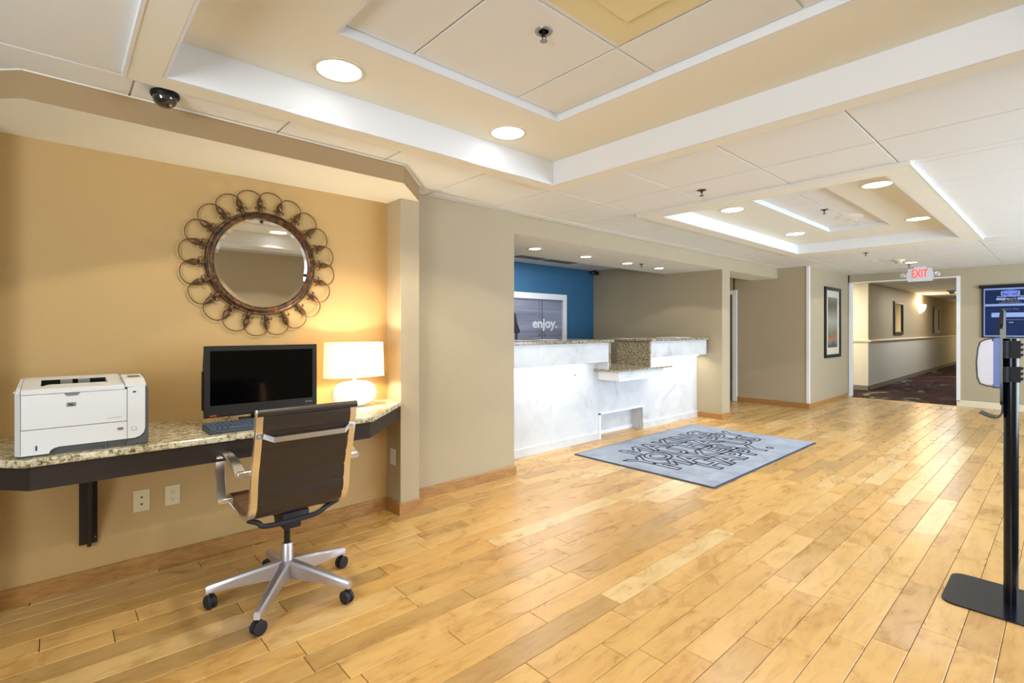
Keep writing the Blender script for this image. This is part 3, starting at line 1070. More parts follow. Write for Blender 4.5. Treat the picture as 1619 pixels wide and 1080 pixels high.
# exit sign
t = thing('exit_sign', 'white exit sign with red letters hanging from the ceiling before the corridor', 'sign', (10.45, 1.64, ZC))
bm = BM(); pl = [(-0.155, -0.235), (0.155, -0.235), (0.155, -0.19), (0.175, -0.17), (0.175, -0.10), (0.155, -0.075), (0.155, -0.028), (-0.155, -0.028), (-0.155, -0.075), (-0.175, -0.10), (-0.175, -0.17), (-0.155, -0.19)]
prism_yz(bm, pl, -0.022, 0.022)
make('housing', bm, M['signwhite'], t)
bm = BM(); box(bm, -0.04, -0.075, -0.028, 0.04, 0.075, 0.0, 0.004)
make('canopy', bm, M['signwhite'], t)
bm = text_bm('EXIT', 0.205, 0.13, 0.003, bold=0.012)
place_bm(bm, (0, -1, 0), (0, 0, 1), (-0.0225, 0.10, -0.175))
make('lettering', bm, M['exitred'], t, label='red letters EXIT')
for s_ in (-1, 1):
    bm = BM(); sweep(bm, [(0, 0.17 * s_, -0.13), (0, 0.195 * s_, -0.13)], circ(0.008, 8), Vector((0, 0, 1)))
    lathe(bm, [(0.0, 0.03), (0.018, 0.028), (0.036, -0.012), (0.038, -0.02), (0.030, -0.022), (0.0, -0.016)], 20, (0, 0.222 * s_, -0.125), axis='X')
    make('lamp_head', bm, M['clear'], t, smooth=True)

# ------------------------------------------------------------------ reception counter
ctr = thing('reception_counter', 'white marble reception counter with lit underside in the alcove', 'counter', (5.0, 3.66, 0))
O = (5.0, 3.66, 0)
bm = BM()
box(bm, 2.985, 3.66, 0, 4.68, 3.74, 1.11)
box(bm, 4.68, 3.66, 0.295, 5.56, 3.74, 0.80)
box(bm, 5.56, 3.66, 0, 6.955, 3.74, 1.11)
make('lower_panel', bm, M['marble'], ctr, O)
bm = BM(); box(bm, 4.64, 3.83, 0, 5.60, 3.85, 0.30); box(bm, 5.56, 3.74, 0, 5.60, 3.85, 0.30); box(bm, 4.64, 3.74, 0, 4.68, 3.85, 0.30); box(bm, 4.64, 3.74, 0.295, 5.60, 3.85, 0.32)
make('foot_niche', bm, M['marble'], ctr, O)
bm = BM(); box(bm, 4.655, 3.645, 0, 4.685, 3.665, 0.30); box(bm, 4.655, 3.645, 0.285, 5.57, 3.665, 0.305)
make('niche_frame', bm, M['ledgewhite'], ctr, O)
bm = BM(); box(bm, 4.68, 3.82, 0, 5.56, 3.83, 0.045)
make('niche_base', bm, M['ledgewhite'], ctr, O)
for (a, b_) in ((2.985, 4.655), (5.565, 6.955)):
    bm = BM(); box(bm, a, 3.648, 0, b_, 3.662, 0.08, 0.003)
    make('base_board', bm, M['marble'], ctr, O)
    bm = BM(); box(bm, a, 3.645, 0.08, b_, 3.662, 0.088)
    make('base_cap', bm, M['kickwhite'], ctr, O)
# fascias
bm = BM(); box(bm, 2.985, 3.50, 0.905, 4.640, 3.66, 1.125, 0.002)
make('fascia', bm, M['marble'], ctr, O)
bm = BM(); box(bm, 5.50, 3.50, 0.915, 6.93, 3.66, 1.125, 0.002)
make('fascia', bm, M['marble'], ctr, O)
bm = BM(); box(bm, 4.630, 3.502, 0.82, 4.642, 3.66, 0.904)
make('return_panel', bm, M['ledgewhite'], ctr, O)
# LED strips on the underside
for (a, b_) in ((3.02, 4.36), (5.66, 6.86)):
    bm = BM(); box(bm, a, 3.585, 0.897, b_, 3.60, 0.905)
    make('led_strip', bm, M['led'], ctr, O)
    area('led_light', ((a + b_) / 2, 3.60, 0.893), (R(12), 0, 0), b_ - a, 0.02, K_LED * (b_ - a), (1.0, 0.97, 0.90))
# granite tops and end panels
bm = BM(); box(bm, 2.985, 3.46, 1.125, 4.69, 4.10, 1.158, 0.006, 2)
make('granite_top', bm, M['granite2'], ctr, O)
bm = BM(); box(bm, 5.45, 3.46, 1.125, 6.958, 4.10, 1.158, 0.006, 2)
make('granite_top', bm, M['granite2'], ctr, O)
bm = BM(); box(bm, 4.643, 3.495, 0.82, 4.672, 4.05, 1.125, 0.003)
make('granite_end', bm, M['granite2'], ctr, O)
bm = BM(); box(bm, 5.468, 3.50, 0.82, 5.50, 4.0, 1.125, 0.003)
make('granite_end', bm, M['granite2'], ctr, O)
bm = BM(); prism(bm, [(4.57, 3.345), (5.74, 3.345), (5.74, 3.52), (5.50, 3.70), (5.50, 4.30), (4.68, 4.30), (4.68, 3.659), (4.57, 3.659)], 0.800, 0.820)
make('granite_ledge', bm, M['granite2'], ctr, O)
bm = BM(); box(bm, 4.655, 3.375, 0.70, 5.585, 3.66, 0.80, 0.002)
make('ledge_box', bm, M['marble'], ctr, O)
bm = BM(); box(bm, 4.650, 3.372, 0.695, 4.658, 3.66, 0.80); box(bm, 4.65, 3.368, 0.692, 5.59, 3.378, 0.715)
make('ledge_trim', bm, M['ledgewhite'], ctr, O)
# door pull / hook on the panel
t = thing('bottle_opener', 'small chrome fitting on the marble panel left of the ledge', 'fixture', (4.25, 3.66, 0.775))
bm = BM(); box(bm, -0.02, -0.006, -0.014, 0.02, 0, 0.014, 0.002)
make('plate', bm, M['silver'], t)
bm = BM(); sweep(bm, [(0.0, -0.004, 0.0), (0.0, -0.035, 0.0)], circ(0.006, 8)); sweep(bm, [(-0.02, -0.035, 0), (0.03, -0.035, 0)], circ(0.008, 8), Vector((0, 0, 1)))
make('bar', bm, M['detector'], t)
# white device behind the ledge
t = thing('desk_phone', 'white handset standing on the granite behind the ledge', 'phone', (5.25, 4.36, 0.822))
bm = BM(); box(bm, -0.16, -0.05, 0.0, 0.10, 0.06, 0.03, 0.006, 2)
make('body', bm, M['detector'], t)
bm = BM(); box(bm, -0.20, -0.045, 0.045, 0.12, 0.015, 0.088, 0.014, 3)
make('handset', bm, M['signwhite'], t, smooth=True)
bm = BM(); box(bm, -0.1, -0.03, 0.028, 0.06, 0.01, 0.048)
make('cradle', bm, M['socket'], t)
for (x0, y0, w_, d_, nm) in ((3.35, 3.72, 0.30, 0.22, 'white sheet lying on the left granite counter top, left one'), (3.80, 3.75, 0.28, 0.2, 'white sheet lying on the left granite counter top, right one')):
    bm = BM(); box(bm, 0, 0, 0, w_, d_, 0.004)
    o = make('paper_sheet', bm, M['signwhite']); o.location = (x0, y0, 1.1585)
    o['label'] = nm; o['category'] = 'paper'; o['group'] = 'sheets on the counter'
bm = BM(); box(bm, 0, 0, 0, 0.42, 0.28, 0.006)
o = make('paper_tray_mat', bm, M['signwhite']); o.location = (6.15, 3.55, 1.1585)
o['label'] = 'white sheet lying on the right granite counter top'; o['category'] = 'paper'

# enjoy picture on the blue wall
t = thing('framed_photo', 'white framed grey photo reading enjoy. on the blue alcove wall', 'picture', (5.0, 5.58, 1.2))
O = (5.0, 5.58, 1.2)
bm = BM(); F = (3.6, 1.00, 6.215, 1.835); I_ = (3.7, 1.09, 6.125, 1.745)
for (a, z0, c, z1) in ((F[0], F[1], F[2], I_[1]), (F[0], I_[3], F[2], F[3]), (F[0], I_[1], I_[0], I_[3]), (I_[2], I_[1], F[2], I_[3])):
    box(bm, a, 5.535, z0, c, 5.578, z1)
make('frame', bm, M['white'], t, O)
bm = BM(); box(bm, 3.7, 5.56, 1.09, 6.125, 5.575, 1.745)
make('print', bm, M['photo'], t, O)
bm = BM()
prism_xz(bm, [(5.02, 1.50), (5.07, 1.53), (5.105, 1.48), (5.13, 1.36), (5.185, 1.25), (5.17, 1.215), (5.13, 1.215), (5.13, 1.11), (5.09, 1.11), (5.09, 1.215), (4.80, 1.215), (4.8, 1.4), (4.9, 1.48)], 5.556, 5.56)
make('silhouette', bm, M['sil'], t, O, label='dark coat silhouette')
bm = BM(); box(bm, 5.655, 5.557, 1.12, 5.668, 5.56, 1.74); box(bm, 5.60, 5.557, 1.15, 5.603, 5.56, 1.735)
box(bm, 5.67, 5.5575, 1.738, 6.12, 5.56, 1.745); box(bm, 5.05, 5.557, 1.11, 6.12, 5.56, 1.122)
for sx in (-1, 1):
    for k_ in (0.02, 0.05):
        sweep(bm, [(5.66 + sx * (0.03), 5.558, 1.215), (5.66 + sx * (0.05 + k_), 5.558, 1.155)], rect(0.003, 0.001), Vector((0, 1, 0)))
make('photo_lines', bm, M['photoline'], t, O)
bm = text_bm('enjoy.', 0.55, 0.19, 0.004, bold=0.025)
place_bm(bm, (1, 0, 0), (0, 0, 1), (5.445, 5.556, 1.245))
make('lettering', bm, M['textwhite'], t, O, label='white lettering enjoy.')

# ------------------------------------------------------------------ pictures
def framed(name, label, cat, O, wdir, W, H, fw, md, depth, matf, mat_in, art, group=None):
    """O: lower left corner on wall, wdir unit vector along wall (viewer left to right)"""
    t = thing(name, label, cat, O, group)
    ux = Vector(wdir); uz = Vector((0, 0, 1))
    out = ux.cross(uz)

    def bx(a0, c0, a1, c1, d0, d1):
        b = BM(); box(b, a0, c0, d0, a1, c1, d1)
        place_bm(b, ux, uz, (0, 0, 0)); return b
    b = BM()
    for (a0, c0, a1, c1) in ((0, 0, W, fw), (0, H - fw, W, H), (0, fw, fw, H - fw), (W - fw, fw, W, H - fw)):
        box(b, a0, c0, 0.0, a1, c1, depth, 0.004)
    place_bm(b, ux, uz, (0, 0, 0))
    fr = make('frame', b, matf, t)
    if mat_in is not None:
        make('matboard', bx(fw, fw, W - fw, H - fw, 0.002, 0.008), mat_in, t)
    if art is not None:
        make('print', bx(fw + md, fw + md, W - fw - md, H - fw - md, 0.008, 0.011), art, t)
    return t


framed('framed_picture', 'tall black framed print on the wall left of the corridor opening', 'picture', (9.70, 2.808, 0.78), (1, 0, 0), 0.86, 1.225, 0.055, 0.12, 0.03, M['darkframe'], M['matboard'], M['art'])
framed('framed_mirror', 'black framed narrow mirror on the corridor wall before the sconce', 'mirror', (14.66, YCOR - 0.002, 1.14), (1, 0, 0), 0.95, 0.80, 0.07, 0.0, 0.03, M['darkframe'], M['mirror'], None)
framed('framed_picture', 'black framed picture on the corridor wall beyond the sconce', 'picture', (19.8, YCOR - 0.002, 1.16), (1, 0, 0), 1.0, 0.80, 0.08, 0.0, 0.03, M['darkframe'], M['matboard'], None)

# sconce
t = thing('wall_sconce', 'glowing half bowl sconce on the corridor wall', 'lamp', (17.75, YCOR - 0.001, 1.85))
bm = BM(); lathe(bm, [(0.0, -0.14), (0.05, -0.13), (0.12, -0.06), (0.15, 0.03), (0.155, 0.10), (0.14, 0.10), (0.0, 0.0)], 20)
for v in list(bm.verts):
    if v.co.y > 0: v.co.y = 0
make('bowl', bm, M['sconce'], t, smooth=True)
bm = BM(); box(bm, -0.04, -0.02, -0.1, 0.04, 0.0, 0.05)
make('backplate', bm, M['brushed'], t)
pl = bpy.data.lights.new('sconce_light', 'POINT'); pl.energy = 22; pl.color = (1.0, 0.66, 0.32); pl.shadow_soft_size = 0.06
po = bpy.data.objects.new('sconce_light', pl); po.location = (17.75, YCOR - 0.12, 2.02); COL.objects.link(po)
# lights of the corridor's far end and of the side corridor (ceiling fixtures out of sight)
area('corridor_end_light', (25.5, 3.4, 2.23), (0, 0, 0), 0.6, 0.6, 150, (1.0, 0.88, 0.62))
area('side_corridor_light', (11.9, 4.1, 2.22), (0, 0, 0), 0.5, 0.9, 60, (1.0, 0.92, 0.72))
area('corridor_fill', (16.0, 1.9, 2.23), (0, 0, 0), 5.0, 0.5, 45, (0.86, 0.93, 1.0))  # unseen fill, added to brighten the corridor walls
area('hall_light', (8.0, 5.0, 2.28), (0, 0, 0), 0.5, 0.5, 5, (1.0, 0.86, 0.62))
area('alcove_back_light', (4.6, 4.9, 2.28), (0, 0, 0), 1.6, 0.5, 14, (1.0, 0.95, 0.88))

# corridor far door
bm = BM(); box(bm, 26.34, 2.2, 0, 26.4, 2.28, 2.05); box(bm, 26.34, 3.1, 0, 26.4, 3.18, 2.05); box(bm, 26.34, 2.2, 2.0, 26.4, 3.18, 2.08)
d2 = struct('door_2', bm, M['white'])
bm = BM(); box(bm, 26.37, 2.28, 0.01, 26.39, 3.1, 2.0)
make('door_leaf', bm, M['lightwall'], d2)

# notice board on the far wall
t = thing('notice_board', 'navy hotel notice board with cornice on the far wall', 'notice board', (XF, 0.67, 1.14))
UX, UZ = (0, -1, 0), (0, 0, 1)


def pb(a0, z0, a1, z1, d0, d1, bev=0.0):
    b = BM(); box(b, a0, z0, d0, a1, z1, d1, bev)
    return place_bm(b, UX, UZ, (0, 0, 0))


b = BM()
for (a0, c0, a1, c1) in ((-0.285, 0, -0.262, 0.80), (0.262, 0, 0.285, 0.80), (-0.285, 0, 0.285, 0.015), (-0.285, 0.785, 0.285, 0.80)):
    box(b, a0, c0, 0, a1, c1, 0.03)
place_bm(b, UX, UZ, (0, 0, 0)); make('frame', b, M['darkframe'], t)
b = BM(); sweep(b, [(-0.315, 0.82, 0.02), (0.315, 0.82, 0.02)], [(-0.02, -0.02), (0.03, -0.02), (0.03, 0.014), (0.01, 0.03), (-0.02, 0.03)], Vector((0, 0, 1)))
place_bm(b, UX, UZ, (0, 0, 0)); make('cornice', b, M['darkframe'], t)
make('pale_border', pb(-0.262, 0.015, 0.262, 0.785, 0.004, 0.010), M['boardblue'], t)
make('board', pb(-0.245, 0.035, 0.245, 0.76, 0.010, 0.014), M['navy'], t)
make('divider', pb(-0.245, 0.50, 0.245, 0.535, 0.014, 0.016), M['boardblue'], t)
make('blank_strip', pb(-0.17, 0.325, 0.245, 0.395, 0.014, 0.016), M['boardblue'], t)
make('blank_strip', pb(-0.115, 0.595, -0.01, 0.628, 0.014, 0.016), M['boardblue'], t)
make('blank_strip', pb(0.125, 0.595, 0.215, 0.628, 0.014, 0.016), M['boardblue'], t)
for (s_, rr, mm, d0) in ((1.0, 0, M['boardblue'], 0.014), (0.86, 0, M['logoblue'], 0.017)):
    b = BM(); hx = [(-0.105 * s_, -0.033 * s_), (-0.06 * s_, -0.045 * s_), (0.0, -0.05 * s_), (0.06 * s_, -0.045 * s_), (0.105 * s_, -0.033 * s_), (0.105 * s_, 0.033 * s_), (0.0, 0.052 * s_), (-0.105 * s_, 0.033 * s_)]
    prism(b, [(p[0] + 0.045, p[1] + 0.70) for p in hx], d0, d0 + 0.003)
    place_bm(b, UX, UZ, (0, 0, 0)); make('logo_badge', b, mm, t)


def btxt(s, cx, z, w_, h_, mm):
    b = text_bm(s, w_, h_, 0.001, bold=0.01)
    bmesh.ops.translate(b, vec=(cx - w_ / 2, z, 0.0205), verts=b.verts)
    place_bm(b, UX, UZ, (0, 0, 0)); make('lettering', b, mm, t)


btxt('Hampton', 0.045, 0.70, 0.135, 0.026, M['ink'])
btxt('Inn', 0.045, 0.672, 0.04, 0.018, M['ink'])
btxt('Sarasota I-75 Bee Ridge', 0.045, 0.636, 0.30, 0.024, M['ink'])
btxt('March 21', 0.055, 0.600, 0.11, 0.022, M['ink'])
btxt('We Welcome', 0.045, 0.570, 0.20, 0.018, M['inkdim'])
btxt('Diamond Members', 0.045, 0.543, 0.25, 0.018, M['inkdim'])
btxt('of the Day', 0.045, 0.44, 0.2, 0.018, M['inkdim'])
btxt('smile', 0.055, 0.235, 0.05, 0.018, M['ink'])
b = BM(); box(b, -0.05, 0.28, 0.014, 0.21, 0.284, 0.016); place_bm(b, UX, UZ, (0, 0, 0)); make('rule_line', b, M['inkdim'], t)

# ------------------------------------------------------------------ door mat
t = thing('floor_mat', 'grey blue mat with outlined lettering before the reception counter', 'mat', (5.1, 2.63, 0))
O = (5.1, 2.63, 0)
bm = BM(); prism(bm, rrect(3.90, 1.90, 6.31, 3.385, 0.02, 3), 0.0, 0.006)
make('rubber_backing', bm, M['matedge'], t, O)
bm = BM(); box(bm, 3.922, 1.922, 0.006, 6.288, 3.363, 0.011, 0.002)
make('pile', bm, M['matpile'], t, O)
for s, x0, x1, yb in (('MAKING', 4.33, 5.90, 2.885), ('YOU HAPPY', 4.04, 6.16, 2.625), ('MAKES US', 4.15, 6.02, 2.365), ('HAPPY.', 4.45, 5.68, 2.115)):
    b = text_bm(s, x1 - x0, 0.255, 0.0022, strip=0.0085, bold=0.03)
    place_bm(b, (1, 0, 0), (0, 1, 0), (x0, yb, 0.0105))
    make('lettering', b, M['textdark'], t, O, label='outlined letters ' + s)

# ------------------------------------------------------------------ wall desk
YF = 2.655
t = thing('wall_desk', 'granite topped desk shelf fixed to the left wall', 'desk', (0.7, 2.95, 0.65))
O = (0.7, 2.95, 0.65)
outl = [(-0.25, YW - 0.002), (-0.25, 3.0), (-0.25, 2.83), (-0.10, YF), (1.335, YF), (1.754, 3.075), (1.754, YW - 0.002)]
bm = BM(); prism(bm, outl, 0.750, 0.780)
es = [e for e in bm.edges if abs(e.verts[0].co.z - e.verts[1].co.z) < 1e-5]
bmesh.ops.bevel(bm, geom=es, offset=0.006, segments=2, profile=0.5, affect='EDGES')
make('granite_top', bm, M['granite'], t, O)
a = 0.035
ap = [(-0.22, 3.0), (-0.22, 2.86), (-0.075, YF + a), (1.325, YF + a), (1.73, 3.09)]
bm = BM(); sweep(bm, [(p[0], p[1], 0.703) for p in ap], rect(0.047, 0.012), Vector((0, 0, 1)))
make('apron', bm, M['apron'], t, O)
for bx_ in (0.118, 1.2):
    bm = BM(); box(bm, bx_ - 0.036, YW - 0.016, 0.215, bx_ + 0.034, YW - 0.002, 0.750)
    prism_yz(bm, [(YW - 0.015, 0.205), (YW - 0.035, 0.205), (YW - 0.16, 0.60), (YF + 0.2, 0.69), (YF + 0.06, 0.70), (YF + 0.06, 0.745), (YW - 0.015, 0.745)], bx_ - 0.006, bx_ + 0.010)
    br = make('bracket', bm, M['apron'], t, O)
    bm = BM(); lathe(bm, [(0.0, 0.0), (0.004, 0.0), (0.003, 0.003), (0.0, 0.004)], 10, (bx_ + 0.024, YW - 0.017, 0.245), axis='Y')
    make('screw', bm, M['silver'], br, O)

# ------------------------------------------------------------------ wall plates
def wall_plate(name, label, cat, org, ux, w_, h_, kind):
    t = thing(name, label, cat, org)
    U = Vector(ux); Z_ = Vector((0, 0, 1))
    b = BM(); box(b, -w_ / 2, -h_ / 2, 0, w_ / 2, h_ / 2, 0.006, 0.003, 2)
    make('plate', place_bm(b, U, Z_, (0, 0, 0)), M['plate'] if kind != 'blank' else M['signwhite'], t)
    if kind == 'power':
        for zc in (-0.019, 0.019):
            b = BM(); prism(b, [(p[0], p[1] + zc) for p in rrect(-0.0165, -0.014, 0.0165, 0.014, 0.008, 4)], 0.006, 0.0075)
            sk = make('socket', place_bm(b, U, Z_, (0, 0, 0)), M['plate'], t)
            b = BM(); box(b, -0.0075, zc - 0.001, 0.0074, -0.0055, zc + 0.007, 0.008); box(b, 0.0055, zc - 0.001, 0.0074, 0.0075, zc + 0.006, 0.008)
            lathe(b, [(0.0, 0.0074), (0.0026, 0.0074), (0.0026, 0.008), (0.0, 0.008)], 10, (0, zc - 0.0075, 0))
            make('slots', place_bm(b, U, Z_, (0, 0, 0)), M['socket'], sk)
    elif kind == 'data':
        for zc in (-0.018, 0.018):
            b = BM(); prism(b, [(-0.006, zc + 0.004), (-0.004, zc - 0.002), (0.0, zc - 0.006), (0.004, zc - 0.002), (0.006, zc + 0.004)], 0.0055, 0.0065)
            make('jack', place_bm(b, U, Z_, (0, 0, 0)), M['socket'], t)
    else:
        b = BM(); lathe(b, [(0.0, 0.006), (0.003, 0.006), (0.002, 0.0075), (0.0, 0.008)], 8)
        make('screw', place_bm(b, U, Z_, (0, 0, 0)), M['silver'], t)
    return t


wall_plate('data_outlet', 'ivory wall plate with two dark jacks, left of the power outlet under the desk', 'wall outlet', (0.332, YW, 0.377), (1, 0, 0), 0.072, 0.113, 'data')
wall_plate('power_outlet', 'ivory double power outlet on the left wall under the desk', 'wall outlet', (0.4685, YW, 0.377), (1, 0, 0), 0.070, 0.107, 'power')
wall_plate('blank_plate', 'pale blank cover plate on the column side under the desk', 'wall plate', (1.755, 3.185, 0.382), (0, -1, 0), 0.07, 0.112, 'blank')

# ------------------------------------------------------------------ printer
t = thing('laser_printer', 'white and dark grey laser printer at the left end of the desk', 'printer', (0.095, 2.9, 0.78))
O = (0.095, 2.9, 0.78)
X0, X1, YP, YB = -0.118, 0.297, 2.70, 3.07
bm = BM(); box(bm, X0 + 0.006, YP + 0.008, 0.786, X1 - 0.004, YB, 1.035, 0.008, 2)
make('chassis', bm, M['pgrey'], t, O)
bm = BM(); prism(bm, [(X0 + 0.012, YP + 0.012), (X1, YP + 0.006), (X1, YB - 0.01), (X0 + 0.012, YB - 0.01)], 0.780, 0.789)
make('foot_plate', bm, M['pgrey'], t, O)
# left bevelled flank
bm = BM(); prism(bm, [(-0.1035, YP - 0.004), (X0 - 0.002, YP + 0.024), (X0 - 0.002, YB - 0.005), (X0 + 0.012, YB - 0.005), (-0.1035, YP + 0.012)], 0.788, 1.030)
make('left_flank', bm, M['pwhite'], t, O)
# front door
XL, XM, XR = -0.102, 0.2235, 0.286
bm = BM(); box(bm, XL, YP - 0.006, 0.8885, XM - 0.001, YP + 0.01, 1.0225, 0.0015)
make('front_door', bm, M['pwhite'], t, O)
bm = BM(); prism_xz(bm, [(0.047 + p[0], 1.0225 + p[1]) for p in ((-0.024, 0), (-0.021, -0.007), (-0.014, -0.0115), (0.014, -0.0115), (0.021, -0.007), (0.024, 0))], YP - 0.0075, YP - 0.005)
make('door_grip', bm, M['silver'], t, O)
# paper tray with the cut away foot
pts = [(XL, 0.789), (-0.022, 0.789), (-0.018, 0.800), (-0.008, 0.808), (0.008, 0.812), (XM - 0.001, 0.812), (XM - 0.001, 0.8865), (XL, 0.8865)]
bm = BM(); prism_xz(bm, pts, YP - 0.006, YP + 0.01)
tr = make('paper_tray', bm, M['pwhite'], t, O)
bm = BM(); prism_xz(bm, rrect(0.190, 0.852, 0.211, 0.864, 0.0055, 4), YP - 0.008, YP - 0.0055)
make('tray_latch', bm, M['silver'], tr, O)
bm = BM(); box(bm, -0.061, YP - 0.0075, 0.806, -0.056, YP - 0.0055, 0.825)
make('paper_gauge', bm, M['bluep'], tr, O)
bm = BM(); box(bm, -0.061, YP - 0.0076, 0.802, -0.056, YP - 0.0055, 0.8055)
make('gauge_end', bm, M['signwhite'], tr, O)
bm = BM(); box(bm, 0.152, YP + 0.003, 0.786, 0.154, YP + 0.009, 0.812)
make('foot_seam', bm, M['silver'], t, O)
# right column
pts = [(XM + 0.001, 0.812), (0.250, 0.812), (0.268, 0.818), (0.281, 0.832), (XR, 0.852), (XR, 1.036), (XM + 0.001, 1.030)]
bm = BM(); prism_xz(bm, pts, YP - 0.006, YP + 0.01)
make('right_panel', bm, M['pwhite'], t, O)
bm = BM(); lathe(bm, [(0.0, 0.0), (0.0075, 0.0), (0.008, 0.0018), (0.0, 0.0028)], 20, (0.2475, YP - 0.0055, 0.853), axis='Y')
for f in bm.faces: pass
make('power_button', bm, M['pwhite'], t, O, smooth=True)
bm = BM()
for i in range(20):
    a0 = 2 * PI * i / 20
sweep(bm, [(0.2475 + 0.0092 * math.cos(2 * PI * i / 20), YP - 0.0065, 0.853 + 0.0092 * math.sin(2 * PI * i / 20)) for i in range(20)], circ(0.0006, 5), Vector((0, 1, 0)), closed=True)
make('button_ring', bm, M['silver'], t, O)
bm = BM(); box(bm, 0.2425, YP - 0.0075, 1.007, 0.254, YP - 0.0055, 1.013)
make('usb_port', bm, M['socket'], t, O)
# top shell: front lip, slope, recess
bm = BM()
prism_yz(bm, [(YP - 0.006, 1.0245), (YP - 0.006, 1.038), (YP + 0.006, 1.0435), (YP + 0.075, 1.049), (YP + 0.075, 1.0245)], XL, XM - 0.008)
prism_yz(bm, [(YP + 0.235, 1.0245), (YP + 0.235, 1.0625), (YB - 0.02, 1.066), (YB, 1.058), (YB, 1.0245)], XL, XM - 0.008)
prism_yz(bm, [(YP + 0.075, 1.0245), (YP + 0.075, 1.049), (YP + 0.235, 1.0625), (YP + 0.235, 1.0245)], XL, -0.048)
prism_yz(bm, [(YP + 0.075, 1.0245), (YP + 0.075, 1.049), (YP + 0.235, 1.0625), (YP + 0.235, 1.0245)], 0.165, XM - 0.008)
make('top_cover', bm, M['pwhite'], t, O)
bm = BM(); prism(bm, [(-0.104, YP - 0.005), (-0.104, YB - 0.01), (-0.112, YB - 0.01), (-0.124, YP + 0.02)], 1.031, 1.036)
prism_yz(bm, [(YP + 0.0, 1.03), (YP + 0.0, 1.036), (YP + 0.03, 1.048), (YB - 0.02, 1.064), (YB - 0.02, 1.03)], -0.115, -0.1035)
make('left_shoulder', bm, M['pwhite'], t, O)
bm = BM(); box(bm, -0.048, YP + 0.08, 1.03, 0.165, YP + 0.235, 1.034)
make('output_well', bm, M['ventdark'], t, O)
bm = BM(); box(bm, -0.047, YP + 0.2325, 1.034, 0.164, YP + 0.2348, 1.0605); box(bm, -0.0478, YP + 0.08, 1.034, -0.046, YP + 0.234, 1.048)
make('well_lining', bm, M['ventdark'], t, O)
bm = BM(); prism(bm, [(-0.030, YP + 0.078), (-0.036, YP + 0.09), (-0.02, YP + 0.125), (0.155, YP + 0.125), (0.165, YP + 0.078)], 1.040, 1.050)
make('paper_stop', bm, M['pwhite'], t, O)
for xx in (0.012, 0.07):
    bm = BM(); box(bm, xx, YP + 0.205, 1.034, xx + 0.04, YP + 0.236, 1.060, 0.002)
    make('output_guide', bm, M['silver'], t, O)
# control panel
bm = BM(); prism_yz(bm, [(YP - 0.007, 1.0325), (YP - 0.007, 1.044), (YP + 0.06, 1.062), (YP + 0.20, 1.071), (YP + 0.22, 1.064), (YP + 0.22, 1.03)], XM - 0.006, XR + 0.002)
make('control_panel', bm, M['pwhite'], t, O)
bm = BM(); sweep(bm, [(0.2365, YP + 0.125, 1.0672), (0.2775, YP + 0.125, 1.0672)], rect(0.018, 0.0012), Vector((0, 1, 0.06)))
make('display', bm, M['pgrey'], t, O)
# dark right hand wrap
pts = [(XR + 0.001, 0.846), (0.283, 0.828), (0.270, 0.812), (0.252, 0.8075), (XM, 0.8075), (XM, 0.786), (X1 + 0.001, 0.786), (X1 + 0.001, 1.022), (0.294, 1.030), (XR + 0.001, 1.032)]
bm = BM(); prism_xz(bm, pts, YP - 0.003, YP + 0.02)
make('side_wrap', bm, M['pgrey'], t, O)
# badge
bm = BM(); prism_xz(bm, rrect(0.030, 0.968, 0.059, 0.9845, 0.003, 3), YP - 0.0075, YP - 0.0055)
bd = make('badge', bm, M['silver'], t, O)
b = text_bm('hp', 0.014, 0.011, 0.0008, bold=0.01)
place_bm(b, (1, 0, 0), (0, 0, 1), (0.0375, YP - 0.0078, 0.970))
make('lettering', b, M['black'], bd, O)
b = text_bm('LaserJet P3015', 0.05, 0.0035, 0.0005)
place_bm(b, (1, 0, 0), (0, 0, 1), (0.155, YP - 0.0064, 0.905))
make('lettering', b, M['pgrey'], t, O)

# ------------------------------------------------------------------ monitor
t = thing('desktop_monitor', 'black all-in-one computer monitor standing on the granite desk', 'monitor', (0.84, 3.0, 0.78))
O = (0.84, 3.0, 0.78)
MX0, MX1, MZ0, MZ1, MY = 0.557, 1.128, 0.829, 1.191, 2.95
sx0, sx1, sz0, sz1 = 0.583, 1.104, 0.883, 1.165
bm = BM()
for (a0, c0, a1, c1) in ((MX0, MZ0, MX1, sz0), (MX0, sz1, MX1, MZ1), (MX0, sz0, sx0, sz1), (sx1, sz0, MX1, sz1)):
    box(bm, a0, MY, c0, a1, MY + 0.018, c1)
make('bezel', bm, M['bezel'], t, O)
bm = BM(); box(bm, sx0 - 0.002, MY + 0.004, sz0 - 0.002, sx1 + 0.002, MY + 0.010, sz1 + 0.002)
make('screen', bm, M['screen'], t, O)
bm = BM(); prism_yz(bm, [(MY + 0.012, MZ0 - 0.002), (MY + 0.012, MZ1 - 0.004), (MY + 0.035, MZ1 - 0.012), (MY + 0.06, MZ1 - 0.10), (MY + 0.06, MZ0 + 0.06), (MY + 0.03, MZ0 - 0.004)], MX0 + 0.004, MX1 - 0.004)
make('rear_shell', bm, M['black'], t, O)
bm = BM(); box(bm, MX0 - 0.004, MY + 0.014, 0.86, MX0 + 0.006, MY + 0.05, 1.06, 0.002)
make('side_bay', bm, M['black'], t, O)
bm = BM(); prism_yz(bm, [(MY + 0.002, MZ0 - 0.006), (MY + 0.0, MZ0 + 0.006), (MY + 0.02, MZ0 + 0.006), (MY + 0.03, MZ0 - 0.006)], MX0 + 0.001, MX1 - 0.001)
make('speaker_bar', bm, M['black'], t, O)
bm = BM(); box(bm, 0.58, MY - 0.001, MZ0 - 0.001, 0.612, MY + 0.002, MZ0 + 0.006)
make('indicator', bm, M['red'], t, O)
b = text_bm('lenovo', 0.036, 0.008, 0.0006, bold=0.015)
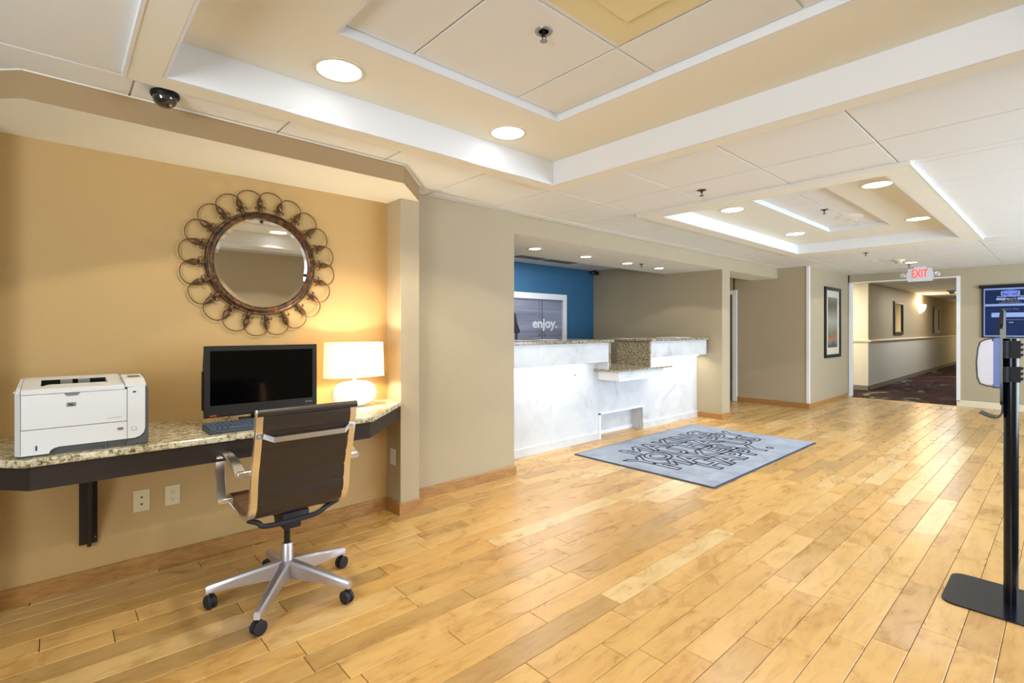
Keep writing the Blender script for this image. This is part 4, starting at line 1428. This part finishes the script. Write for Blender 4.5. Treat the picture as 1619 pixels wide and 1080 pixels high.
place_bm(b, (1, 0, 0), (0, 0, 1), (1.064, MY - 0.0008, 0.860))
make('lettering', b, M['silver'], t, O)
bm = BM(); lathe(bm, [(0.0, 0.0), (0.003, 0.0), (0.003, 0.001), (0.0, 0.001)], 12, (0.846, MY, 1.178), axis='Y')
make('webcam', bm, M['black'], t, O)
bm = BM(); sweep(bm, [(0.843, 3.0, 0.95), (0.843, 3.06, 0.86), (0.843, 3.05, 0.786)], rect(0.04, 0.008), Vector((1, 0, 0)))
prism(bm, rrect(0.743, 2.92, 0.943, 3.10, 0.03, 4), 0.780, 0.790)
make('stand', bm, M['black'], t, O)
bm = BM(); sweep(bm, smooth_path([(0.70, 3.05, 0.84), (0.69, 3.05, 0.80), (0.66, 3.0, 0.783), (0.69, 2.97, 0.783), (0.76, 2.99, 0.783)], 5), circ(0.002, 6), Vector((0, 0, 1)))
make('cable', bm, M['black'], t, O)

# ------------------------------------------------------------------ keyboard
t = thing('keyboard', 'slate grey keyboard on the desk in front of the monitor', 'keyboard', (0.75, 2.80, 0.78))
KX0, KX1 = 0.535, 0.975
bm = BM(); prism_yz(bm, [(-0.095, 0.0), (-0.098, 0.010), (-0.088, 0.0155), (0.085, 0.024), (0.09, 0.020), (0.09, 0.0)], KX0 - 0.75, KX1 - 0.75)
make('body', bm, M['kbody'], t)
bm = BM()
rows = 6
for r_ in range(rows):
    yy = -0.062 + r_ * 0.0245 + (0.006 if r_ == 5 else 0)
    zz = 0.0155 + (yy + 0.088) * 0.049
    xk = KX0 - 0.75 + 0.008
    seq = ([0.028, 0.022, 0.022, 0.115, 0.022, 0.022, 0.028] if r_ == 0 else [0.018] * 14) + [0.0] + [0.018] * 3 + [0.0] + [0.018] * 4
    for w_ in seq:
        if w_ == 0.0:
            xk += 0.006; continue
        if xk + w_ > KX1 - 0.75 - 0.006: break
        prism(bm, [(xk, yy), (xk + w_ - 0.003, yy), (xk + w_ - 0.003, yy + 0.0175), (xk, yy + 0.0175)], zz, zz + 0.0080)
        xk += w_ + 0.0012
make('keys', bm, M['keys'], t, kind='stuff')

# ------------------------------------------------------------------ table lamp
LX, LY = 1.425, 3.09
t = thing('table_lamp', 'lit lamp with oval linen shade and white ceramic base on the desk', 'lamp', (LX, LY, 0.78))


def oval(rx, ry, n=48, p=2.6):
    out = []
    for i in range(n):
        a = 2 * PI * i / n
        c, s = math.cos(a), math.sin(a)
        out.append((rx * math.copysign(abs(c) ** (2 / p), c), ry * math.copysign(abs(s) ** (2 / p), s)))
    return out


bm = BM()
A = [bm.verts.new((x, y, 0.193)) for x, y in oval(0.196, 0.095)]
B = [bm.verts.new((x, y, 0.412)) for x, y in oval(0.190, 0.090)]
A2 = [bm.verts.new((x, y, 0.193)) for x, y in oval(0.1945, 0.0935)]
B2 = [bm.verts.new((x, y, 0.412)) for x, y in oval(0.1885, 0.0885)]
n = len(A)
for i in range(n):
    j = (i + 1) % n
    bm.faces.new((A[i], A[j], B[j], B[i])); bm.faces.new((A2[j], A2[i], B2[i], B2[j]))
    bm.faces.new((B[i], B[j], B2[j], B2[i])); bm.faces.new((A[j], A[i], A2[i], A2[j]))
sh = make('lamp_shade', bm, M['shade'], t, smooth=True)
for z in (0.193, 0.412):
    bm = BM(); k_ = 0.196 if z < 0.3 else 0.190; k2 = 0.095 if z < 0.3 else 0.09
    sweep(bm, [(x, y, z) for x, y in oval(k_ + 0.0005, k2 + 0.0005)], circ(0.0016, 5), Vector((0, 0, 1)), closed=True)
    make('shade_rim', bm, M['beige_strip'], sh)
bm = BM()
pr = []
for i in range(17):
    a = -PI / 2 + PI * i / 16
    pr.append((0.152 * abs(math.cos(a)) ** 0.75, 0.083 + 0.083 * math.copysign(abs(math.sin(a)) ** 0.85, math.sin(a))))
pr[0] = (0.09, 0.0); pr[-1] = (0.0, 0.166)
lathe(bm, [(0.0, 0.0)] + pr, 40, (0, 0, 0), 1.0, 0.42)
make('base', bm, M['ceramic'], t, smooth=True)
bm = BM(); lathe(bm, [(0.012, 0.160), (0.012, 0.178), (0.006, 0.182), (0.006, 0.235), (0.014, 0.238), (0.014, 0.262), (0.0, 0.263)], 16)
make('socket', bm, M['brushed'], t, smooth=True)
bm = BM(); lathe(bm, [(0.0, 0.26), (0.012, 0.265), (0.028, 0.30), (0.024, 0.322), (0.0, 0.335)], 16)
make('bulb', bm, M['bulb'], t, smooth=True)
bm = BM()
for s_ in (-1, 1):
    sweep(bm, smooth_path([(0.01 * s_, 0, 0.24), (0.045 * s_, 0, 0.29), (0.04 * s_, 0, 0.36), (0.0, 0, 0.40)], 5), circ(0.0015, 5), Vector((0, 1, 0)))
sweep(bm, [(-0.188, 0, 0.402), (0.188, 0, 0.402)], circ(0.0015, 5), Vector((0, 1, 0)))
make('harp', bm, M['brushed'], t)
pl = bpy.data.lights.new('lamp_light', 'POINT'); pl.energy = 16; pl.color = (1.0, 0.84, 0.62); pl.shadow_soft_size = 0.03
po = bpy.data.objects.new('lamp_light', pl); po.location = (LX, LY - 0.036, 0.78 + 0.29); COL.objects.link(po)

# ------------------------------------------------------------------ wall mirror
MC = (0.925, YW - 0.005, 1.672)
t = thing('wall_mirror', 'round bronze mirror with looped wire petals on the left wall', 'mirror', MC)


def ringprof(prof, n=72):
    b = BM(); rs = []
    for (r_, d_) in prof:
        rs.append([b.verts.new((r_ * math.cos(2 * PI * i / n), -d_, r_ * math.sin(2 * PI * i / n))) for i in range(n)])
    for A_, B_ in zip(rs, rs[1:] + rs[:1]):
        for i in range(n):
            j = (i + 1) % n
            b.faces.new((A_[i], A_[j], B_[j], B_[i]))
    return b


make('frame', ringprof([(0.262, 0.004), (0.262, 0.014), (0.272, 0.024), (0.284, 0.028), (0.292, 0.026), (0.298, 0.020), (0.304, 0.022), (0.309, 0.014), (0.309, 0.004)]), M['bronze'], t, smooth=True)
bm = BM()
n = 72
c0 = [bm.verts.new((0.243 * math.cos(2 * PI * i / n), -0.0115, 0.243 * math.sin(2 * PI * i / n))) for i in range(n)]
c1 = [bm.verts.new((0.266 * math.cos(2 * PI * i / n), -0.0105, 0.266 * math.sin(2 * PI * i / n))) for i in range(n)]
bm.faces.new(c0)
for i in range(n):
    bm.faces.new((c0[i], c0[(i + 1) % n], c1[(i + 1) % n], c1[i]))
make('glass', bm, M['mirror'], t)
RT = 0.392
for k_ in range(20):
    a = R(90 + 3 - 18 * k_)
    ca, sa = math.cos(a), math.sin(a)
    m4 = Matrix(((-sa, 0, ca, 0), (0, 1, 0, -0.012), (ca, 0, sa, 0), (0, 0, 0, 1)))  # local z -> radial
    if k_ == 0:
        b = BM()
        lathe(b, [(0.010, 0.300), (0.010, 0.312), (0.013, 0.322), (0.009, 0.330), (0.016, 0.338), (0.011, 0.344), (0.017, 0.350), (0.019, 0.360), (0.016, 0.374), (0.010, 0.388), (0.004, 0.400), (0.0, 0.402)], 8)
        for s_ in (-1, 1):   # curled leaves
            sweep(b, smooth_path([(0.004 * s_, 0, 0.322), (0.014 * s_, -0.004, 0.336), (0.024 * s_, -0.006, 0.338), (0.029 * s_, -0.004, 0.330), (0.025 * s_, -0.002, 0.325)], 4), rect(0.005, 0.0025), Vector((0, 1, 0)))
        sweep(b, smooth_path([(0, -0.006, 0.320), (0, -0.016, 0.333), (0, -0.020, 0.328)], 4), rect(0.008, 0.002), Vector((1, 0, 0)))
        me_ = b
        bmesh.ops.recalc_face_normals(b, faces=b.faces)
        fm = bpy.data.meshes.new('finial'); b.to_mesh(fm); b.free(); fm.materials.append(M['bronzedark'])
        b = BM()
        # wire loop from this tip to the next one clockwise
        p0 = Vector((0, 0, RT)); a1 = R(-18)
        p1 = Vector((-math.sin(a1) * RT, 0, math.cos(a1) * RT))
        mid = (p0 + p1) / 2; rad = (p1 - p0).length / 2
        u = (p0 - p1).normalized(); v_ = mid.normalized()
        pts = [mid + u * rad * 1.03 * math.cos(PI * q / 14) + v_ * rad * 0.78 * math.sin(PI * q / 14) for q in range(15)]
        sweep(b, pts, circ(0.0030, 6), Vector((0, 1, 0)))
        bmesh.ops.recalc_face_normals(b, faces=b.faces)
        wm = bpy.data.meshes.new('wire_loop'); b.to_mesh(wm); b.free(); wm.materials.append(M['bronzedark'])
    for nm, me_ in (('finial', fm), ('wire_loop', wm)):
        o = bpy.data.objects.new(nm, me_); COL.objects.link(o); o.parent = t
        o.matrix_local = m4

# ------------------------------------------------------------------ office chair
HX, HY = 0.825, 2.53
t = thing('office_chair', 'brown ribbed leather office chair with chrome frame at the desk', 'chair', (HX, HY, 0))
O = (HX, HY, 0)
RL, RR = 0.622, 1.028
yz = [(2.245, 0.925), (2.262, 0.83), (2.29, 0.73), (2.315, 0.65), (2.325, 0.58), (2.335, 0.52), (2.365, 0.472), (2.42, 0.448), (2.52, 0.444), (2.64, 0.450), (2.74, 0.456), (2.80, 0.452), (2.835, 0.430)]
dense = smooth_path([(0, a, b_) for a, b_ in yz], 6)
for X_ in (RL, RR):
    bm = BM(); sweep(bm, [(X_, p.y, p.z) for p in dense], rect(0.017, 0.008, 0.003), Vector((1, 0, 0)))
    make('side_rail', bm, M['chrome'], t, O, smooth=True)


def sling(i0, i1, rib, th, nrib):
    b = BM(); pts = dense[i0:i1]; rows_ = []
    m = 5
    fine = []
    for q in range(len(pts) - 1):
        for s in range(m):
            fine.append(pts[q].lerp(pts[q + 1], s / m))
    fine.append(pts[-1])
    L_ = 0; acc = [0]
    for q in range(1, len(fine)):
        L_ += (fine[q] - fine[q - 1]).length; acc.append(L_)
    top, bot = [], []
    for q, p in enumerate(fine):
        tn = (fine[min(q + 1, len(fine) - 1)] - fine[max(q - 1, 0)]).normalized()
        nn = Vector((0, tn.z, -tn.y))
        w_ = abs(math.sin(PI * acc[q] / L_ * nrib)) ** 0.5
        o_ = th * 0.5 + rib * w_
        top.append(p + nn * o_); bot.append(p - nn * o_)
    loop = top + bot[::-1]
    A_ = [b.verts.new((RL + 0.014, p.y, p.z)) for p in loop]
    B_ = [b.verts.new((RR - 0.014, p.y, p.z)) for p in loop]
    nL = len(loop)
    for q in range(nL):
        b.faces.new((A_[q], A_[(q + 1) % nL], B_[(q + 1) % nL], B_[q]))
    h = len(top)
    for S in (A_, B_):
        for q in range(h - 1):
            b.faces.new((S[q], S[q + 1], S[nL - 2 - q], S[nL - 1 - q]))
    return b


ib = 36
make('backrest', sling(1, ib + 4, 0.0042, 0.010, 7), M['leather'], t, O, smooth=True)
make('seat', sling(ib + 4, len(dense), 0.005, 0.012, 8), M['leather_seat'], t, O, smooth=True)
bm = BM(); lathe(bm, [(0.0, RL - 0.012), (0.0155, RL - 0.012), (0.0155, RR + 0.012), (0.0, RR + 0.012)], 20, (0, 2.242, 0.930), axis='X')
tr = make('top_roll', bm, M['leather'], t, O, smooth=True)
for X_ in (RL - 0.014, RR + 0.014):
    bm = BM(); lathe(bm, [(0.0, -0.003), (0.013, -0.003), (0.0158, -0.001), (0.0158, 0.002), (0.0, 0.002)], 20, (X_, 2.242, 0.930), axis='X')
    make('end_cap', bm, M['chrome'], tr, O, smooth=True)
bm = BM(); sweep(bm, [(RL - 0.01, 2.252, 0.832), (RL + 0.018, 2.250, 0.832), (RL + 0.05, 2.218, 0.818), (RR - 0.05, 2.218, 0.818), (RR - 0.018, 2.250, 0.832), (RR + 0.01, 2.252, 0.832)], rect(0.011, 0.003), Vector((0, 0, 1)))
sb = make('stretcher', bm, M['chrome'], t, O)
for X_ in (RL, RR):
    bm = BM(); lathe(bm, [(0.0, 0.0), (0.007, 0.0), (0.006, 0.003), (0.0, 0.0035)], 14, (X_, 2.245, 0.832), axis='Y')
    make('bolt', bm, M['brushed'], sb, O, smooth=True)
for s_, X_ in ((-1, RL - 0.048), (1, RR + 0.048)):
    bm = BM()
    pth = smooth_path([(X_, 2.335, 0.668), (X_, 2.40, 0.690), (X_, 2.50, 0.706), (X_, 2.60, 0.708), (X_, 2.665, 0.694), (X_, 2.69, 0.660), (X_, 2.695, 0.60), (X_, 2.685, 0.53), (X_, 2.675, 0.478)], 5)
    sweep(bm, pth, rect(0.021, 0.008, 0.003), Vector((1, 0, 0)))
    xi = RL if s_ < 0 else RR
    box(bm, min(X_, xi) - (0.017 if s_ < 0 else 0), 2.318, 0.655, max(X_, xi) + (0.017 if s_ > 0 else 0), 2.345, 0.680, 0.004)
    box(bm, min(X_, xi) - (0.017 if s_ < 0 else 0), 2.66, 0.455, max(X_, xi) + (0.017 if s_ > 0 else 0), 2.69, 0.480, 0.004)
    make('armrest', bm, M['chrome'], t, O, smooth=True)
bm = BM()
sweep(bm, smooth_path([(RL, 2.42, 0.438), (RL + 0.04, 2.41, 0.420), (0.70, 2.40, 0.400), (0.90, 2.40, 0.402), (0.97, 2.41, 0.425), (RR, 2.42, 0.440)], 5), circ(0.012, 10), Vector((0, 0, 1)))
sweep(bm, smooth_path([(RL, 2.66, 0.448), (RL + 0.05, 2.65, 0.42), (0.78, 2.63, 0.42), (0.90, 2.63, 0.42), (0.975, 2.65, 0.42), (RR, 2.66, 0.448)], 5), circ(0.011, 10), Vector((0, 0, 1)))
make('cross_bar', bm, M['rubber'], t, O, smooth=True)
bm = BM(); box(bm, 0.765, 2.40, 0.385, 0.885, 2.65, 0.437, 0.008, 2); box(bm, 0.785, 2.45, 0.340, 0.865, 2.60, 0.39, 0.008, 2)
mech = make('tilt_mechanism', bm, M['rubber'], t, O, smooth=True)
bm = BM(); sweep(bm, [(0.88, 2.54, 0.405), (1.0, 2.52, 0.408)], circ(0.005, 8)); lathe(bm, [(0.0, -0.02), (0.009, -0.018), (0.009, 0.018), (0.0, 0.02)], 12, (1.0, 2.52, 0.408), axis='X')
make('lever', bm, M['rubber'], mech, O, smooth=True)
bm = BM(); lathe(bm, [(0.0135, 0.20), (0.0135, 0.345)], 20, (HX, HY, 0))
make('gas_lift', bm, M['blackgloss'], t, O, smooth=True)
bm = BM(); lathe(bm, [(0.0, 0.062), (0.013, 0.062), (0.013, 0.10), (0.026, 0.11), (0.026, 0.245), (0.022, 0.252), (0.0, 0.252)], 24, (HX, HY, 0))
make('hub', bm, M['brushed'], t, O, smooth=True)
for k_ in range(5):
    a = R(160 + 72 * k_)
    d = Vector((math.cos(a), math.sin(a), 0)); sd = Vector((-d.y, d.x, 0))
    b = BM()
    st = [(0.018, 0.172, 0.088, 0.026), (0.10, 0.156, 0.088, 0.022), (0.22, 0.130, 0.082, 0.018), (0.322, 0.108, 0.074, 0.015), (0.338, 0.102, 0.070, 0.014)]
    rs = []
    for (r_, zt, zb, hw) in st:
        c = Vector((HX, HY, 0)) + d * r_
        rs.append([b.verts.new(c + sd * x_ + Vector((0, 0, z_))) for x_, z_ in ((-hw * 0.6, zt), (hw * 0.6, zt), (hw, zt - 0.010), (hw * 0.85, zb), (-hw * 0.85, zb), (-hw, zt - 0.010))])
    for A_, B_ in zip(rs[:-1], rs[1:]):
        for q in range(6):
            b.faces.new((A_[q], A_[(q + 1) % 6], B_[(q + 1) % 6], B_[q]))
    b.faces.new(rs[0][::-1]); b.faces.new(rs[-1])
    leg = make('leg', b, M['brushed'], t, O, smooth=True)
    cc_ = Vector((HX, HY, 0)) + d * 0.322
    wa = a + R(35 + 20 * k_)
    wd = Vector((math.cos(wa), math.sin(wa), 0))
    b = BM()
    for s_ in (-1, 1):
        vs0 = set(b.verts)
        lathe(b, [(0.0, -0.0075), (0.026, -0.0075), (0.0305, -0.004), (0.0305, 0.004), (0.026, 0.0075), (0.0, 0.0075)], 24, (0, 0, 0))
        nv = [v for v in b.verts if v not in vs0]
        ql = wd.to_track_quat('Z', 'Y').to_matrix().to_4x4()
        bmesh.ops.transform(b, matrix=Matrix.Translation(cc_ + wd * 0.0125 * s_ + Vector((0, 0, 0.0308))) @ ql, verts=nv)
    sweep(b, [cc_ + Vector((0, 0, 0.035)), cc_ + Vector((0, 0, 0.078))], circ(0.006, 8))
    sweep(b, [cc_ - wd * 0.008 + Vector((0, 0, 0.031)), cc_ + wd * 0.008 + Vector((0, 0, 0.031))], circ(0.024, 14), Vector((0, 0, 1)))
    make('caster', b, M['rubber'], t, O, smooth=True)

# ------------------------------------------------------------------ sanitizer stand
SX, SY = 3.285, 0.183
t = thing('sanitizer_stand', 'black floor stand with touchless sanitizer dispenser at the right edge', 'dispenser stand', (SX, SY, 0))
O = (SX, SY, 0)
bm = BM(); prism(bm, rrect(3.085, -0.045, 3.495, 0.412, 0.055, 6), 0.0, 0.007)
make('floor_plate', bm, M['blackgloss'], t, O)
bm = BM(); lathe(bm, [(0.026, 0.007), (0.026, 0.80), (0.0235, 0.80), (0.0235, 0.804), (0.0255, 0.804), (0.0255, 1.235), (0.0, 1.236)], 32, (SX, SY, 0))
make('pole', bm, M['blackgloss'], t, O, smooth=True)
bm = BM(); lathe(bm, [(0.0, 0.0), (0.004, 0.0), (0.003, 0.004), (0.0, 0.005)], 10, (SX, SY - 0.026, 0.79), axis='Y')
make('screw', bm, M['silver'], t, O)
for z0, z1 in ((1.145, 1.225), (1.035, 1.105)):
    b = BM(); prism(b, [(SX - 0.05, 0.208), (SX - 0.05, 0.196), (SX - 0.033, SY), (SX - 0.033, 0.150), (SX + 0.033, 0.150), (SX + 0.033, SY), (SX + 0.05, 0.196), (SX + 0.05, 0.208)], z0, z1)
    cl = make('clamp', b, M['black'], t, O)
    for q in range(3):
        b = BM(); sweep(b, [(SX - 0.034, 0.147, z0 + 0.015 + q * 0.024), (SX + 0.034, 0.147, z0 + 0.015 + q * 0.024)], circ(0.006, 8), Vector((0, 0, 1)))
        make('clamp_rib', b, M['black'], cl, O, smooth=True)
bm = BM(); prism_xz(bm, rrect(SX - 0.09, 0.93, SX + 0.09, 1.30, 0.02, 4), 0.205, 0.214)
make('back_plate', bm, M['blackgloss'], t, O)
bm = BM(); prism_yz(bm, [(0.206, 1.25), (0.203, 1.362), (0.208, 1.370), (0.214, 1.366), (0.218, 1.34), (0.222, 1.29), (0.232, 1.25)], SX - 0.07, SX + 0.07)
make('sign_holder', bm, M['black'], t, O)
XD0, XD1 = SX - 0.065, SX + 0.065
bm = BM(); prism_yz(bm, [(0.2145, 1.012), (0.2145, 1.240), (0.238, 1.240), (0.238, 1.012)], XD0, XD1)
make('dispenser_back', bm, M['dispblue'], t, O, smooth=False)
bm = BM(); prism_yz(bm, [(0.238, 1.020), (0.238, 1.232), (0.262, 1.228), (0.280, 1.216), (0.288, 1.19), (0.293, 1.13), (0.291, 1.06), (0.282, 1.028), (0.262, 1.020)], XD0 + 0.004, XD1 - 0.004)
make('dispenser_cover', bm, M['steelwhite'], t, O)
bm = BM(); sweep(bm, [(XD0 + 0.003, a_, b_) for a_, b_ in ((0.216, 1.242), (0.238, 1.238), (0.264, 1.231), (0.283, 1.219), (0.2905, 1.19), (0.2965, 1.12), (0.293, 1.05), (0.284, 1.022), (0.262, 1.014), (0.216, 1.008))], rect(0.004, 0.0025), Vector((1, 0, 0)))
make('cover_rim', bm, M['smoke'], t, O)
bm = BM(); box(bm, XD0 + 0.002, 0.2145, 1.222, XD1, 0.242, 1.243); box(bm, XD0 + 0.002, 0.2145, 1.006, XD1, 0.240, 1.024)
make('dispenser_cap', bm, M['black'], t, O)
bm = BM(); sweep(bm, smooth_path([(SX, 0.209, 0.975), (SX, 0.209, 0.92), (SX, 0.213, 0.885), (SX, 0.226, 0.868), (SX, 0.245, 0.866), (SX, 0.268, 0.874), (SX, 0.288, 0.884)], 5), rect(0.05, 0.003), Vector((1, 0, 0)))
make('drip_tray', bm, M['smoke'], t, O, smooth=True)
